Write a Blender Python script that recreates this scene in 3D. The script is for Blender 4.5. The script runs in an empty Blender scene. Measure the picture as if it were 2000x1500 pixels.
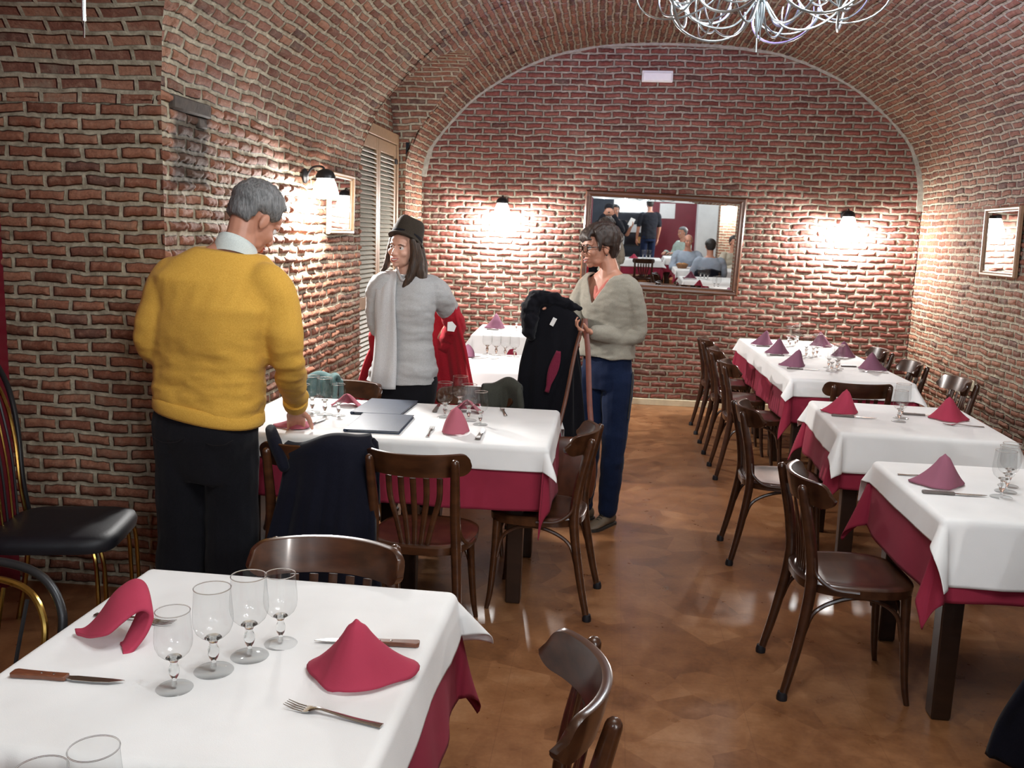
import bpy, bmesh, math, random
import numpy as np
from mathutils import Vector, Matrix, Euler, noise
C = bpy.context.scene.collection
PI = math.pi
V = Vector
random.seed(7)

# ------------------------------------------------------------------ mesh builder
class MB:
    def __init__(s):
        s.v = []; s.f = []; s.uv = []          # uv: one list of (u, v) per face, or None
    def add(s, vs, fs, uvs=None):
        o = len(s.v)
        s.v += [tuple(p) for p in vs]
        for i, f in enumerate(fs):
            s.f.append([o + k for k in f]); s.uv.append(uvs[i] if uvs else None)
        return s
    def box(s, c, d, rot=None):
        hx, hy, hz = d[0] / 2, d[1] / 2, d[2] / 2
        P = [V((x, y, z)) for z in (-hz, hz) for y in (-hy, hy) for x in (-hx, hx)]
        if rot: P = [rot @ p for p in P]
        P = [p + V(c) for p in P]
        return s.add(P, [(0, 2, 3, 1), (4, 5, 7, 6), (0, 1, 5, 4), (1, 3, 7, 5), (3, 2, 6, 7), (2, 0, 4, 6)])
    def grid(s, P, cu=False, cv=False, uv=None, flip=False):
        nu, nv = len(P), len(P[0]); vs = [p for r in P for p in r]; fs = []; us = []
        for i in range(nu if cu else nu - 1):
            for j in range(nv if cv else nv - 1):
                a, b = i * nv + j, ((i + 1) % nu) * nv + j
                c, d = ((i + 1) % nu) * nv + (j + 1) % nv, i * nv + (j + 1) % nv
                q = (a, b, c, d)
                if flip: q = q[::-1]
                fs.append(q)
                if uv: us.append([uv[k // nv][k % nv] for k in q])
        return s.add(vs, fs, us if uv else None)
    def loft(s, rings, caps=True):
        n = len(rings[0]); o = len(s.v)
        s.grid(rings, cv=True)
        if caps:
            s.f.append([o + k for k in range(n)][::-1]); s.uv.append(None)
            s.f.append([o + (len(rings) - 1) * n + k for k in range(n)]); s.uv.append(None)
        return s
    def tube(s, pts, r, n=10, side=None, flat=1.0, dome=False, closed=False):
        pts = [V(p) for p in pts]; m = len(pts)
        if not isinstance(r, (list, tuple)): r = [r] * m
        T = []
        for i in range(m):
            a = pts[(i - 1) % m] if (closed or i > 0) else pts[i]
            b = pts[(i + 1) % m] if (closed or i < m - 1) else pts[i]
            t = b - a
            T.append(t.normalized() if t.length > 1e-9 else V((0, 0, 1)))
        if side is None:
            h = V((1, 0, 0)) if abs(T[0].x) < .9 else V((0, 1, 0))
        else: h = V(side)
        rings = []
        for i in range(m):
            t = T[i]
            h = (h - t * h.dot(t))
            h = h.normalized() if h.length > 1e-6 else t.orthogonal().normalized()
            k = t.cross(h)
            ra, rb = (r[i] if isinstance(r[i], (list, tuple)) else (r[i], r[i] * flat))
            rings.append([pts[i] + h * (ra * math.cos(a)) + k * (rb * math.sin(a)) for a in (2 * PI * q / n for q in range(n))])
        if closed:
            return s.grid(rings, cu=True, cv=True)
        if dome:
            for end in (0, 1):
                base = rings[0] if end == 0 else rings[-1]
                c = pts[0] if end == 0 else pts[-1]
                t = -T[0] if end == 0 else T[-1]
                rr = r[0] if end == 0 else r[-1]
                rr = min(rr) if isinstance(rr, (list, tuple)) else rr * min(1, flat)
                new = []
                for q in (1, 2, 3):
                    a = q / 3.3 * PI / 2
                    new.append([c + (p - c) * math.cos(a) + t * rr * math.sin(a) for p in base])
                rings = (new[::-1] + rings) if end == 0 else (rings + new)
        return s.loft(rings)
    def lathe(s, prof, n=24, c=(0, 0, 0), cap=False):
        rings = [[V(c) + V((r * math.cos(2 * PI * q / n), r * math.sin(2 * PI * q / n), z)) for q in range(n)] for r, z in prof]
        return s.loft(rings, caps=cap)
    def ball(s, c, r, n=14, m=9, rot=None):
        if not isinstance(r, (list, tuple)): r = (r, r, r)
        rings = []
        for i in range(m + 1):
            a = PI * (i + .001) / (m + .002) - PI / 2
            ring = []
            for q in range(n):
                b = 2 * PI * q / n
                p = V((r[0] * math.cos(a) * math.cos(b), r[1] * math.cos(a) * math.sin(b), r[2] * math.sin(a)))
                if rot: p = rot @ p
                ring.append(V(c) + p)
            rings.append(ring)
        return s.loft(rings)
    def prism(s, outline, a, b, axis='z'):
        """outline of 2D points extruded between a and b along axis"""
        def mk(p, t):
            return {'z': (p[0], p[1], t), 'y': (p[0], t, p[1]), 'x': (t, p[0], p[1])}[axis]
        return s.loft([[V(mk(p, a)) for p in outline], [V(mk(p, b)) for p in outline]])
    def xf(s, M):
        s.v = [tuple(M @ V(p)) for p in s.v]; return s
    def mesh(s, name):
        me = bpy.data.meshes.new(name); me.from_pydata([tuple(p) for p in s.v], [], s.f); me.validate()
        if any(u for u in s.uv) and len(me.polygons) == len(s.f):
            L = me.uv_layers.new(name='UVMap'); k = 0
            for f, u in zip(s.f, s.uv):
                for q in range(len(f)):
                    L.data[k].uv = u[q] if u else (0, 0)
                    k += 1
        return me
    def build(s, name, mat, parent=None, smooth=True, sharp=40, bevel=0, bseg=2, sub=0, fixn=True):
        me = s.mesh(name)
        if fixn:
            bm = bmesh.new(); bm.from_mesh(me); bmesh.ops.recalc_face_normals(bm, faces=bm.faces); bm.to_mesh(me); bm.free()
        return put(name, me, mat, parent, smooth, sharp, bevel, bseg, sub)

def put(name, me, mat, parent=None, smooth=True, sharp=40, bevel=0, bseg=2, sub=0):
    o = bpy.data.objects.new(name, me); C.objects.link(o)
    if isinstance(mat, (list, tuple)):
        for m in mat: me.materials.append(m)
    elif mat: me.materials.append(mat)
    if smooth:
        me.polygons.foreach_set('use_smooth', [True] * len(me.polygons))
        if sharp: me.set_sharp_from_angle(angle=math.radians(sharp))
    if bevel:
        b = o.modifiers.new('bevel', 'BEVEL'); b.width = bevel; b.segments = bseg; b.limit_method = 'ANGLE'; b.angle_limit = math.radians(35)
    if sub:
        b = o.modifiers.new('sub', 'SUBSURF'); b.levels = sub; b.render_levels = sub
    if parent: o.parent = parent
    return o

def thing(name, label, cat, loc=(0, 0, 0), rotz=0, group=None):
    o = bpy.data.objects.new(name, None); C.objects.link(o); o.empty_display_size = .1
    o.location = loc; o.rotation_euler = (0, 0, rotz)
    return tag(o, label, cat, group)
def tag(o, label=None, cat=None, group=None, kind=None):
    if label: o['label'] = label
    if cat: o['category'] = cat
    if group: o['group'] = group
    if kind: o['kind'] = kind
    return o
def struct(o, label=None, cat=None):
    return tag(o, label, cat, kind='structure')
def dup(root, loc, rotz=0, label=None, group=None):
    r = root.copy(); C.objects.link(r); r.location = loc; r.rotation_euler = (0, 0, rotz)
    if label: r['label'] = label
    if group: r['group'] = group
    for ch in list(root.children):
        c = ch.copy(); C.objects.link(c); c.parent = r
        for g in list(ch.children):
            d = g.copy(); C.objects.link(d); d.parent = c
    return r
def bez(P, n=12):
    """Catmull-Rom through P"""
    P = [V(p) for p in P]; out = []
    Q = [P[0] * 2 - P[1]] + P + [P[-1] * 2 - P[-2]]
    for i in range(1, len(Q) - 2):
        a, b, c, d = Q[i - 1], Q[i], Q[i + 1], Q[i + 2]
        for k in range(n):
            t = k / n
            out.append(.5 * ((2 * b) + (c - a) * t + (2 * a - 5 * b + 4 * c - d) * t * t + (3 * b - a - 3 * c + d) * t ** 3))
    out.append(P[-1]); return out
def lerp(a, b, t): return a + (b - a) * t
def interp(x, X, Y):
    if x <= X[0]: return Y[0]
    for i in range(len(X) - 1):
        if x <= X[i + 1]:
            return lerp(Y[i], Y[i + 1], (x - X[i]) / (X[i + 1] - X[i]))
    return Y[-1]
def sm(a, b, x):
    t = min(1, max(0, (x - a) / (b - a))); return t * t * (3 - 2 * t)

# ------------------------------------------------------------------ materials
class NT:
    def __init__(s, name):
        s.m = bpy.data.materials.new(name); s.m.use_nodes = True; s.t = s.m.node_tree; s.t.nodes.clear()
        s.out = s.n('ShaderNodeOutputMaterial')
    def n(s, kind, **kw):
        x = s.t.nodes.new(kind)
        for k, v in kw.items():
            if k in x.inputs.keys(): x.inputs[k].default_value = v
            else: setattr(x, k, v)
        return x
    def l(s, a, b): s.t.links.new(a, b)
    def noise(s, vec, scale, detail=4, rough=.5):
        x = s.n('ShaderNodeTexNoise'); x.inputs['Scale'].default_value = scale; x.inputs['Detail'].default_value = detail
        x.inputs['Roughness'].default_value = rough
        if vec is not None: s.l(vec, x.inputs['Vector'])
        return x.outputs['Fac']
    def ramp(s, fac, stops):
        x = s.n('ShaderNodeValToRGB'); e = x.color_ramp.elements
        e[0].position, e[0].color = stops[0][0], (*stops[0][1], 1)
        e[1].position, e[1].color = stops[-1][0], (*stops[-1][1], 1)
        for p, c in stops[1:-1]:
            q = e.new(p); q.color = (*c, 1)
        s.l(fac, x.inputs['Fac']); return x.outputs['Color']
    def mix(s, fac, a, b, blend='MIX'):
        x = s.n('ShaderNodeMix'); x.data_type = 'RGBA'; x.blend_type = blend; x.clamp_factor = True
        for i, v in ((0, fac), (6, a), (7, b)):
            if hasattr(v, 'is_linked') or hasattr(v, 'links'): s.l(v, x.inputs[i])
            elif i == 0: x.inputs[0].default_value = v
            else: x.inputs[i].default_value = (*v, 1) if len(v) == 3 else v
        return x.outputs[2]
    def math(s, op, a, b=0.0, c=None):
        x = s.n('ShaderNodeMath'); x.operation = op
        for i, v in enumerate((a, b) if c is None else (a, b, c)):
            if hasattr(v, 'links'): s.l(v, x.inputs[i])
            else: x.inputs[i].default_value = v
        return x.outputs[0]
    def bump(s, h, dist=.01, strength=1):
        x = s.n('ShaderNodeBump'); x.inputs['Distance'].default_value = dist; x.inputs['Strength'].default_value = strength
        s.l(h, x.inputs['Height']); return x.outputs['Normal']
    def bsdf(s, color, rough=.6, normal=None, metal=0, **kw):
        b = s.n('ShaderNodeBsdfPrincipled')
        if hasattr(color, 'links'): s.l(color, b.inputs['Base Color'])
        else: b.inputs['Base Color'].default_value = (*color, 1)
        if hasattr(rough, 'links'): s.l(rough, b.inputs['Roughness'])
        else: b.inputs['Roughness'].default_value = rough
        b.inputs['Metallic'].default_value = metal
        for k, v in kw.items(): b.inputs[k].default_value = v
        if normal is not None: s.l(normal, b.inputs['Normal'])
        s.l(b.outputs[0], s.out.inputs[0]); return b
    def obj(s): return s.n('ShaderNodeTexCoord').outputs['Object']
    def uv(s): return s.n('ShaderNodeTexCoord').outputs['UV']

def simple(name, col, rough=.5, metal=0, var=.15, scale=30, bump=0, bscale=200, **kw):
    t = NT(name); o = t.obj(); n = t.noise(o, scale, 3)
    c = t.ramp(n, [(.3, tuple(max(0, x * (1 - var)) for x in col)), (.7, tuple(min(1, x * (1 + var)) for x in col))])
    nb = t.bump(t.noise(o, bscale, 2), .002, bump) if bump else None
    t.bsdf(c, rough, nb, metal, **kw); return t.m

def brick(name, c1, c2, mortar, bw=.165, rh=.0585, ms=.009, bump=.014, rot=False, worn=.5, dark=(.10, .05, .04), hole_shade=None, warp=True):
    t = NT(name); uv = t.uv()
    n1 = t.n('ShaderNodeTexNoise'); n1.inputs['Scale'].default_value = 6; n1.inputs['Detail'].default_value = 3; t.l(uv, n1.inputs['Vector'])
    n2 = t.n('ShaderNodeTexNoise'); n2.inputs['Scale'].default_value = 38; n2.inputs['Detail'].default_value = 2; t.l(uv, n2.inputs['Vector'])
    def off(n, k):
        a = t.n('ShaderNodeVectorMath'); a.operation = 'SUBTRACT'; t.l(n.outputs['Color'], a.inputs[0]); a.inputs[1].default_value = (.5, .5, .5)
        b = t.n('ShaderNodeVectorMath'); b.operation = 'SCALE'; t.l(a.outputs[0], b.inputs[0]); b.inputs['Scale'].default_value = k
        return b.outputs[0]
    a = t.n('ShaderNodeVectorMath'); t.l(uv, a.inputs[0]); t.l(off(n1, .034 if warp else 0), a.inputs[1])
    b = t.n('ShaderNodeVectorMath'); t.l(a.outputs[0], b.inputs[0]); t.l(off(n2, .016 if warp else .004), b.inputs[1])
    br = t.n('ShaderNodeTexBrick'); t.l(b.outputs[0], br.inputs['Vector'])
    br.offset = .5; br.inputs['Scale'].default_value = 1; br.inputs['Brick Width'].default_value = bw; br.inputs['Row Height'].default_value = rh
    br.inputs['Mortar Size'].default_value = ms; br.inputs['Mortar Smooth'].default_value = .55; br.inputs['Bias'].default_value = 0
    br.inputs['Color1'].default_value = (0, 0, 0, 1); br.inputs['Color2'].default_value = (1, 1, 1, 1); br.inputs['Mortar'].default_value = (.5, .5, .5, 1)
    fac = br.outputs['Fac']
    sep = t.n('ShaderNodeSeparateColor'); t.l(br.outputs['Color'], sep.inputs[0]); rnd = sep.outputs[0]
    big = t.noise(uv, 1.3, 4); mid = t.noise(uv, 9, 4, .6); fine = t.noise(uv, 90, 4, .65)
    col = t.ramp(rnd, [(0, tuple(x * .62 for x in c1)), (.3, c1), (.65, c2), (.88, c1), (1, dark)])
    col = t.mix(t.math('MULTIPLY', t.ramp(fine, [(.40, (0, 0, 0)), (.65, (1, 1, 1))]), .40), col, tuple(x * .45 for x in c1))
    bl = t.noise(uv, 30, 4, .7)
    col = t.mix(t.math('MULTIPLY', t.ramp(bl, [(.50, (0, 0, 0)), (.68, (1, 1, 1))]), .45), col, tuple(min(1, x * k) for x, k in zip(c2, (1.25, 1.55, 1.75))))
    col = t.mix(t.math('MULTIPLY', t.ramp(bl, [(.30, (1, 1, 1)), (.46, (0, 0, 0))]), .5), col, tuple(x * .5 for x in c1))
    # mortar smears over some bricks (lime wash left by old pointing)
    sme = t.math('MULTIPLY', t.ramp(mid, [(.5, (0, 0, 0)), (.72, (1, 1, 1))]), t.ramp(big, [(.38, (0, 0, 0)), (.66, (1, 1, 1))]))
    col = t.mix(t.math('MULTIPLY', sme, worn), col, tuple(x * .75 for x in mortar))
    m2 = t.noise(uv, 22, 4, .65)
    mcol = t.ramp(t.math('ADD', t.math('MULTIPLY', m2, .7), t.math('MULTIPLY', big, .3)), [(.34, tuple(x * k for x, k in zip(mortar, (.42, .38, .34)))), (.5, tuple(x * .80 for x in mortar)), (.66, tuple(min(1, x * 1.25) for x in mortar))])
    f2 = t.math('ADD', fac, t.math('MULTIPLY', t.math('SUBTRACT', fine, .5), .5))
    f2 = t.ramp(f2, [(.25, (0, 0, 0)), (.6, (1, 1, 1))])
    col = t.mix(f2, col, mcol)
    if hole_shade:      # shade of the missing-brick hole put into the colour, nothing is carved
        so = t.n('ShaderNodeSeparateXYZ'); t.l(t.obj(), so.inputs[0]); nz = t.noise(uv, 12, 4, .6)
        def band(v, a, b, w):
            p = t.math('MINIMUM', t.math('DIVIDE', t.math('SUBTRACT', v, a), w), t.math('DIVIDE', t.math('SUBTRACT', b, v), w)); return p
        m = t.math('MINIMUM', band(so.outputs[1], hole_shade[0], hole_shade[1], .10), band(so.outputs[2], hole_shade[2], hole_shade[3], .06))
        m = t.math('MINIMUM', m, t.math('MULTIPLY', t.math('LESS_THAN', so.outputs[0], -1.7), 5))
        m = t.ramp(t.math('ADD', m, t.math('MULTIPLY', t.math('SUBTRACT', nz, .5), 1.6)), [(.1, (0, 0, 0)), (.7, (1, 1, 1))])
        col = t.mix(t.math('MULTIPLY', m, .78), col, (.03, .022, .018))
    h = t.math('SUBTRACT', 1.0, fac)
    h = t.math('ADD', h, t.math('MULTIPLY', rnd, .5))
    h = t.math('MULTIPLY', h, t.math('ADD', t.math('SUBTRACT', 1.0, fac), .15))
    h = t.math('ADD', h, t.math('MULTIPLY', mid, .7)); h = t.math('ADD', h, t.math('MULTIPLY', fine, .3))
    t.bsdf(col, .85, t.bump(h, bump, 1.0), **{'Specular IOR Level': .25})
    return t.m

def wood(name, dark, light, rough=.28, scale=3, coat=.3):
    t = NT(name); o = t.obj()
    mp = t.n('ShaderNodeMapping'); mp.inputs['Scale'].default_value = (scale * .35, scale * 1.6, scale * 1.6); t.l(o, mp.inputs['Vector'])
    c = t.ramp(t.noise(mp.outputs[0], 6, 5, .6), [(.3, dark), (.7, light)])
    t.bsdf(c, rough, None, **{'Coat Weight': coat, 'Coat Roughness': .12}); return t.m

def cloth_mat(name, col, rough=.85, weave=600, bump=.25, var=.05):
    t = NT(name); o = t.obj()
    c = t.ramp(t.noise(o, 4, 3), [(.3, tuple(x * (1 - var) for x in col)), (.7, tuple(min(1, x * (1 + var)) for x in col))])
    h = t.math('ADD', t.math('MULTIPLY', t.noise(o, weave, 2), .25), t.noise(o, 9, 3))
    t.bsdf(c, rough, t.bump(h, .004, bump), **{'Sheen Weight': .02, 'Specular IOR Level': .15}); return t.m

def emis(name, col, s):
    t = NT(name); e = t.n('ShaderNodeEmission'); e.inputs[0].default_value = (*col, 1); e.inputs[1].default_value = s
    t.l(e.outputs[0], t.out.inputs[0]); return t.m

def glass_thin(name, tint=(.955, .96, .96), edge=(.50, .52, .53)):
    """thin blown glass: clear face-on, grey towards the rim of the bowl, with mirror glints"""
    t = NT(name)
    lw = t.n('ShaderNodeLayerWeight'); lw.inputs['Blend'].default_value = .30
    c = t.ramp(lw.outputs['Facing'], [(.0, tint), (.62, tuple(x * .975 for x in tint)), (1, edge)])
    tr = t.n('ShaderNodeBsdfTransparent'); t.l(c, tr.inputs[0])
    gl = t.n('ShaderNodeBsdfGlossy'); gl.inputs['Roughness'].default_value = .10
    mx = t.n('ShaderNodeMixShader'); t.l(t.math('ADD', t.math('MULTIPLY', t.math('POWER', lw.outputs['Facing'], 3.0), .40), .045), mx.inputs[0]); t.l(tr.outputs[0], mx.inputs[1]); t.l(gl.outputs[0], mx.inputs[2])
    t.l(mx.outputs[0], t.out.inputs[0]); return t.m

M = {}
M['brick'] = brick('old_brick', (.205, .078, .046), (.285, .128, .076), (.35, .31, .225), hole_shade=(3.80, 4.22, 1.76, 2.16), ms=.0135, bump=.010, worn=.6, warp=False)
M['brick_back'] = brick('red_brick', (.225, .070, .052), (.28, .108, .080), (.40, .355, .275), ms=.0135, bump=.009, worn=.5, warp=False)
M['brick_vault'] = brick('vault_brick', (.19, .078, .052), (.28, .135, .082), (.36, .32, .235), ms=.0135, bump=.012, worn=.75, warp=False, dark=(.07, .045, .04))
M['plaster'] = simple('cream_plaster', (.62, .55, .38), .8, var=.1, scale=12, bump=.3, bscale=60)
M['wood'] = wood('dark_bentwood', (.022, .0075, .0038), (.052, .019, .0085))
M['wood_mid'] = wood('reddish_bentwood', (.030, .0105, .0045), (.075, .027, .0105))
M['table_leg'] = wood('black_brown_wood', (.014, .007, .005), (.028, .013, .008), rough=.4)
M['frame'] = wood('brown_frame_wood', (.06, .022, .010), (.12, .045, .02))
M['oak'] = wood('shutter_wood', (.20, .115, .055), (.27, .165, .085), rough=.5, coat=.1)
M['louver'] = simple('grey_louvre_paint', (.36, .345, .29), .5, var=.12, scale=20)
M['white_cloth'] = cloth_mat('white_linen', (.80, .80, .79))
M['red_cloth'] = cloth_mat('burgundy_linen', (.25, .022, .046), var=.12)
M['napkin_red'] = cloth_mat('red_napkin', (.40, .045, .085))
M['napkin_mauve'] = cloth_mat('mauve_napkin', (.30, .11, .16))
M['napkin_purple'] = cloth_mat('purple_napkin', (.22, .095, .145))
M['napkin_pink'] = cloth_mat('pink_napkin', (.42, .12, .16))
M['glass'] = glass_thin('clear_glass')
M['lens'] = glass_thin('spectacle_lens', (.99, .99, .99), (.9, .9, .9))
def glass_solid(name):
    t = NT(name); g = t.n('ShaderNodeBsdfGlass'); g.inputs['IOR'].default_value = 1.5; g.inputs['Roughness'].default_value = .01; g.inputs['Color'].default_value = (.96, .97, .97, 1)
    t.l(g.outputs[0], t.out.inputs[0]); return t.m
M['glass_solid'] = glass_solid('thick_glass')
M['steel'] = simple('steel', (.55, .55, .53), .22, 1, var=.1)
M['chrome'] = simple('satin_chrome', (.36, .41, .43), .36, 1, var=.08)
M['knife_wood'] = wood('knife_handle_wood', (.10, .030, .014), (.19, .065, .03), rough=.4, scale=20)
M['knife_grey'] = simple('grey_knife_handle', (.12, .10, .09), .45)
M['brass'] = simple('brass', (.36, .23, .06), .2, 1, var=.1)
M['black_pad'] = simple('black_leatherette', (.005, .0055, .009), .55, bump=.2, bscale=150)
M['black_metal'] = simple('black_metal', (.02, .02, .022), .35, .3)
M['mirror'] = simple('mirror_silver', (.86, .88, .88), .015, 1, var=.01)
M['white_plastic'] = simple('white_plastic', (.80, .80, .76), .4, var=.03)
M['cream_plastic'] = simple('cream_plastic', (.62, .58, .42), .45, var=.04)
M['menu'] = simple('navy_leatherette', (.020, .034, .065), .38, bump=.4, bscale=320)
M['skin'] = simple('skin', (.50, .235, .155), .5, var=.07, scale=25)
M['skin_pale'] = simple('pale_skin', (.60, .33, .24), .5, var=.06, scale=25)
M['lips'] = simple('lips', (.44, .12, .10), .5)
M['teeth'] = simple('teeth', (.8, .78, .72), .3)
M['eye'] = simple('eye_white', (.75, .73, .7), .2)
M['iris'] = simple('dark_iris', (.03, .018, .012), .15)
M['tortoise'] = simple('tortoiseshell', (.035, .012, .006), .2)
def hairm(name, a, b):
    t = NT(name); o = t.obj()
    mp = t.n('ShaderNodeMapping'); mp.inputs['Scale'].default_value = (60, 60, 9); t.l(o, mp.inputs['Vector'])
    n = t.noise(mp.outputs[0], 2.2, 4, .6)
    t.bsdf(t.ramp(n, [(.3, a), (.7, b)]), .5, t.bump(n, .006, .8)); return t.m
M['hair_grey'] = hairm('grey_hair', (.06, .06, .06), (.24, .24, .24))
M['hair_brown'] = hairm('brown_hair', (.012, .007, .005), (.042, .022, .015))
M['hair_long'] = hairm('long_brown_hair', (.010, .006, .004), (.06, .029, .013))
M['hair_black'] = hairm('black_hair', (.006, .005, .005), (.03, .025, .022))
def knit(name, a, b, rough=.9):
    t = NT(name); o = t.obj(); n = t.noise(o, 260, 2, .6)
    c = t.ramp(n, [(.3, a), (.7, b)])
    h = t.math('ADD', t.math('MULTIPLY', n, .3), t.noise(o, 14, 3))
    t.bsdf(c, rough, t.bump(h, .005, .35), **{'Sheen Weight': .06, 'Specular IOR Level': .12}); return t.m
M['yellow'] = knit('mustard_knit', (.56, .305, .045), (.68, .395, .075))
M['grey_knit'] = knit('light_grey_knit', (.36, .36, .36), (.47, .47, .47))
M['scarf'] = knit('pale_grey_scarf', (.48, .48, .49), (.60, .60, .60))
M['taupe_knit'] = knit('taupe_knit', (.27, .25, .205), (.34, .315, .26))
M['dark_trouser'] = knit('black_trouser', (.0055, .0055, .0075), (.010, .010, .013))
M['jeans'] = knit('dark_jeans', (.006, .012, .036), (.011, .020, .055))
M['navy_coat'] = knit('navy_wool', (.0035, .004, .009), (.0065, .007, .014))
M['black_coat'] = knit('black_wool', (.003, .003, .005), (.006, .006, .009))
M['red_coat'] = knit('red_wool', (.33, .012, .022), (.45, .022, .035))
M['maroon'] = knit('maroon_lining', (.13, .012, .03), (.17, .02, .045))
M['green_coat'] = knit('olive_coat', (.035, .036, .028), (.055, .055, .045))
M['teal'] = knit('teal_scarf', (.07, .125, .125), (.11, .18, .175))
M['felt'] = knit('brown_felt', (.028, .022, .016), (.046, .036, .027))
M['shirt_collar'] = knit('pale_blue_shirt', (.55, .60, .57), (.66, .71, .68))
M['leather'] = simple('brown_leather', (.085, .024, .010), .42, var=.25, scale=15)
M['strap'] = simple('reddish_leather', (.14, .034, .020), .5)
M['shoe'] = simple('taupe_shoe', (.14, .105, .07), .5)
M['sole'] = simple('dark_sole', (.03, .027, .024), .6)
M['blue_shirt'] = knit('light_blue_shirt', (.30, .36, .45), (.38, .44, .52))
M['green_shirt'] = knit('pale_green_shirt', (.38, .48, .43), (.46, .56, .50))
M['beige'] = knit('beige_jumper', (.42, .38, .30), (.52, .47, .38))
M['tshirt'] = knit('black_tshirt', (.010, .011, .016), (.018, .019, .026))
M['red_wall'] = simple('dark_red_paint', (.16, .010, .022), .4, var=.12, scale=5)
M['white_paint'] = simple('white_paint', (.68, .69, .68), .6, var=.05, scale=6)
M['grey_paint'] = simple('blue_grey_paint', (.10, .12, .16), .6, var=.1, scale=6)
M['dark_ceiling'] = simple('dark_ceiling_paint', (.12, .12, .13), .8)
M['bread'] = simple('bread_crust', (.45, .22, .07), .7, var=.35, scale=40)
M['wicker'] = simple('wicker', (.22, .10, .04), .6, var=.4, scale=120)
M['paper'] = simple('paper', (.78, .78, .76), .7, var=.03)

def floor_mat():
    t = NT('terracotta_tiles'); uv = t.uv()
    br = t.n('ShaderNodeTexBrick'); t.l(uv, br.inputs['Vector']); br.offset = 0
    br.inputs['Scale'].default_value = 1; br.inputs['Brick Width'].default_value = .42; br.inputs['Row Height'].default_value = .42
    br.inputs['Mortar Size'].default_value = .0016; br.inputs['Mortar Smooth'].default_value = .2
    br.inputs['Color1'].default_value = (0, 0, 0, 1); br.inputs['Color2'].default_value = (1, 1, 1, 1)
    n = t.noise(uv, 2.6, 5, .6); n2 = t.noise(uv, 8, 4, .6); n3 = t.noise(uv, 60, 3, .6)
    v = t.n('ShaderNodeTexVoronoi'); v.inputs['Scale'].default_value = 5.5; t.l(uv, v.inputs['Vector'])
    sv = t.n('ShaderNodeSeparateColor'); t.l(v.outputs['Color'], sv.inputs[0])
    f = t.math('ADD', t.math('MULTIPLY', n, .45), t.math('MULTIPLY', n2, .40))
    f = t.math('ADD', f, t.math('MULTIPLY', sv.outputs[0], .16))
    f = t.math('ADD', f, t.math('MULTIPLY', t.math('SUBTRACT', n3, .5), .15))
    c = t.ramp(f, [(.30, (.115, .046, .019)), (.44, (.195, .082, .033)), (.56, (.265, .120, .050)), (.70, (.355, .182, .086))])
    c = t.mix(t.math('MULTIPLY', br.outputs['Fac'], .3), c, (.12, .045, .022))
    h = t.math('ADD', n2, t.math('MULTIPLY', n3, .15))
    t.bsdf(c, t.math('ADD', t.math('MULTIPLY', n2, .22), .20), t.bump(h, .0012, .4), **{'Specular IOR Level': .32}); return t.m
M['floor'] = floor_mat()
# ------------------------------------------------------------------ room shell
XL, XR, YB, YF = -1.855, 2.89, 9.11, -.9
PROF = [(-1.855, 0), (-1.855, 2.18), (-1.79, 2.41), (-1.633, 2.62), (-1.413, 2.86), (-1.145, 3.055), (-.832, 3.225), (-.567, 3.325), (-.184, 3.402),
        (.174, 3.43), (.577, 3.432), (1.001, 3.416), (1.472, 3.354), (1.829, 3.235), (2.189, 3.055), (2.435, 2.868), (2.687, 2.62), (2.806, 2.42), (2.872, 2.2), (2.89, 1.95), (2.89, 0)]
def dense(P, step=.05):
    out = []
    sm_ = [V((p[0], p[1], 0)) for p in P]
    mid = bez(sm_[1:-1], 8)
    pts = [sm_[0]] + mid + [sm_[-1]]
    L = [0]
    for a, b in zip(pts, pts[1:]): L.append(L[-1] + (b - a).length)
    n = int(L[-1] / step)
    for k in range(n + 1):
        d = L[-1] * k / n
        i = max(j for j in range(len(L)) if L[j] <= d + 1e-9); i = min(i, len(pts) - 2)
        t = (d - L[i]) / max(1e-9, L[i + 1] - L[i]); p = pts[i].lerp(pts[i + 1], t)
        out.append((p.x, p.y, d))
    return out
DP = dense(PROF)
# lunettes cut into the left half of the barrel: over the shutter and over the niche
Y1a, Y1b, S1 = 6.83, 8.27, 2.42
Y2a, Y2b, S2 = 1.75, 3.745, 2.12
def lun(y):
    if Y1a < y < Y1b:
        u = (y - (Y1a + Y1b) / 2) / ((Y1b - Y1a) / 2); return S1 + .62 * math.sqrt(max(0, 1 - u * u))
    if Y2a < y < Y2b:
        u = (y - (Y2a + Y2b) / 2) / ((Y2b - Y2a) / 2); return S2 + .66 * math.sqrt(max(0, 1 - u * u))
    return None
def prof_at_z(z):
    for i in range(len(DP) - 1):
        if DP[i][1] <= z <= DP[i + 1][1]:
            t = (z - DP[i][1]) / max(1e-9, DP[i + 1][1] - DP[i][1]); return (lerp(DP[i][0], DP[i + 1][0], t), z, lerp(DP[i][2], DP[i + 1][2], t))
iS = min(i for i in range(len(DP)) if DP[i][1] >= 2.12)
apex = max(range(len(DP)), key=lambda i: DP[i][1])
iR = max(i for i in range(len(DP)) if i > apex and DP[i][1] >= 1.95)
ys = sorted(set([round(lerp(YF, 3.0, k / 110), 4) for k in range(110)] + [round(lerp(3.0, YB, k / 480), 4) for k in range(481)] + [Y1a - .001, Y1a + .001, Y1b - .001, Y1b + .001, Y2a - .001, Y2a + .001, Y2b - .001, Y2b + .001] +
            [Y1a + .001 + k * .008 for k in range(1, 14)] + [Y1b - .001 - k * .008 for k in range(1, 14)]))
BW, RH = .165, .0585
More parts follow.
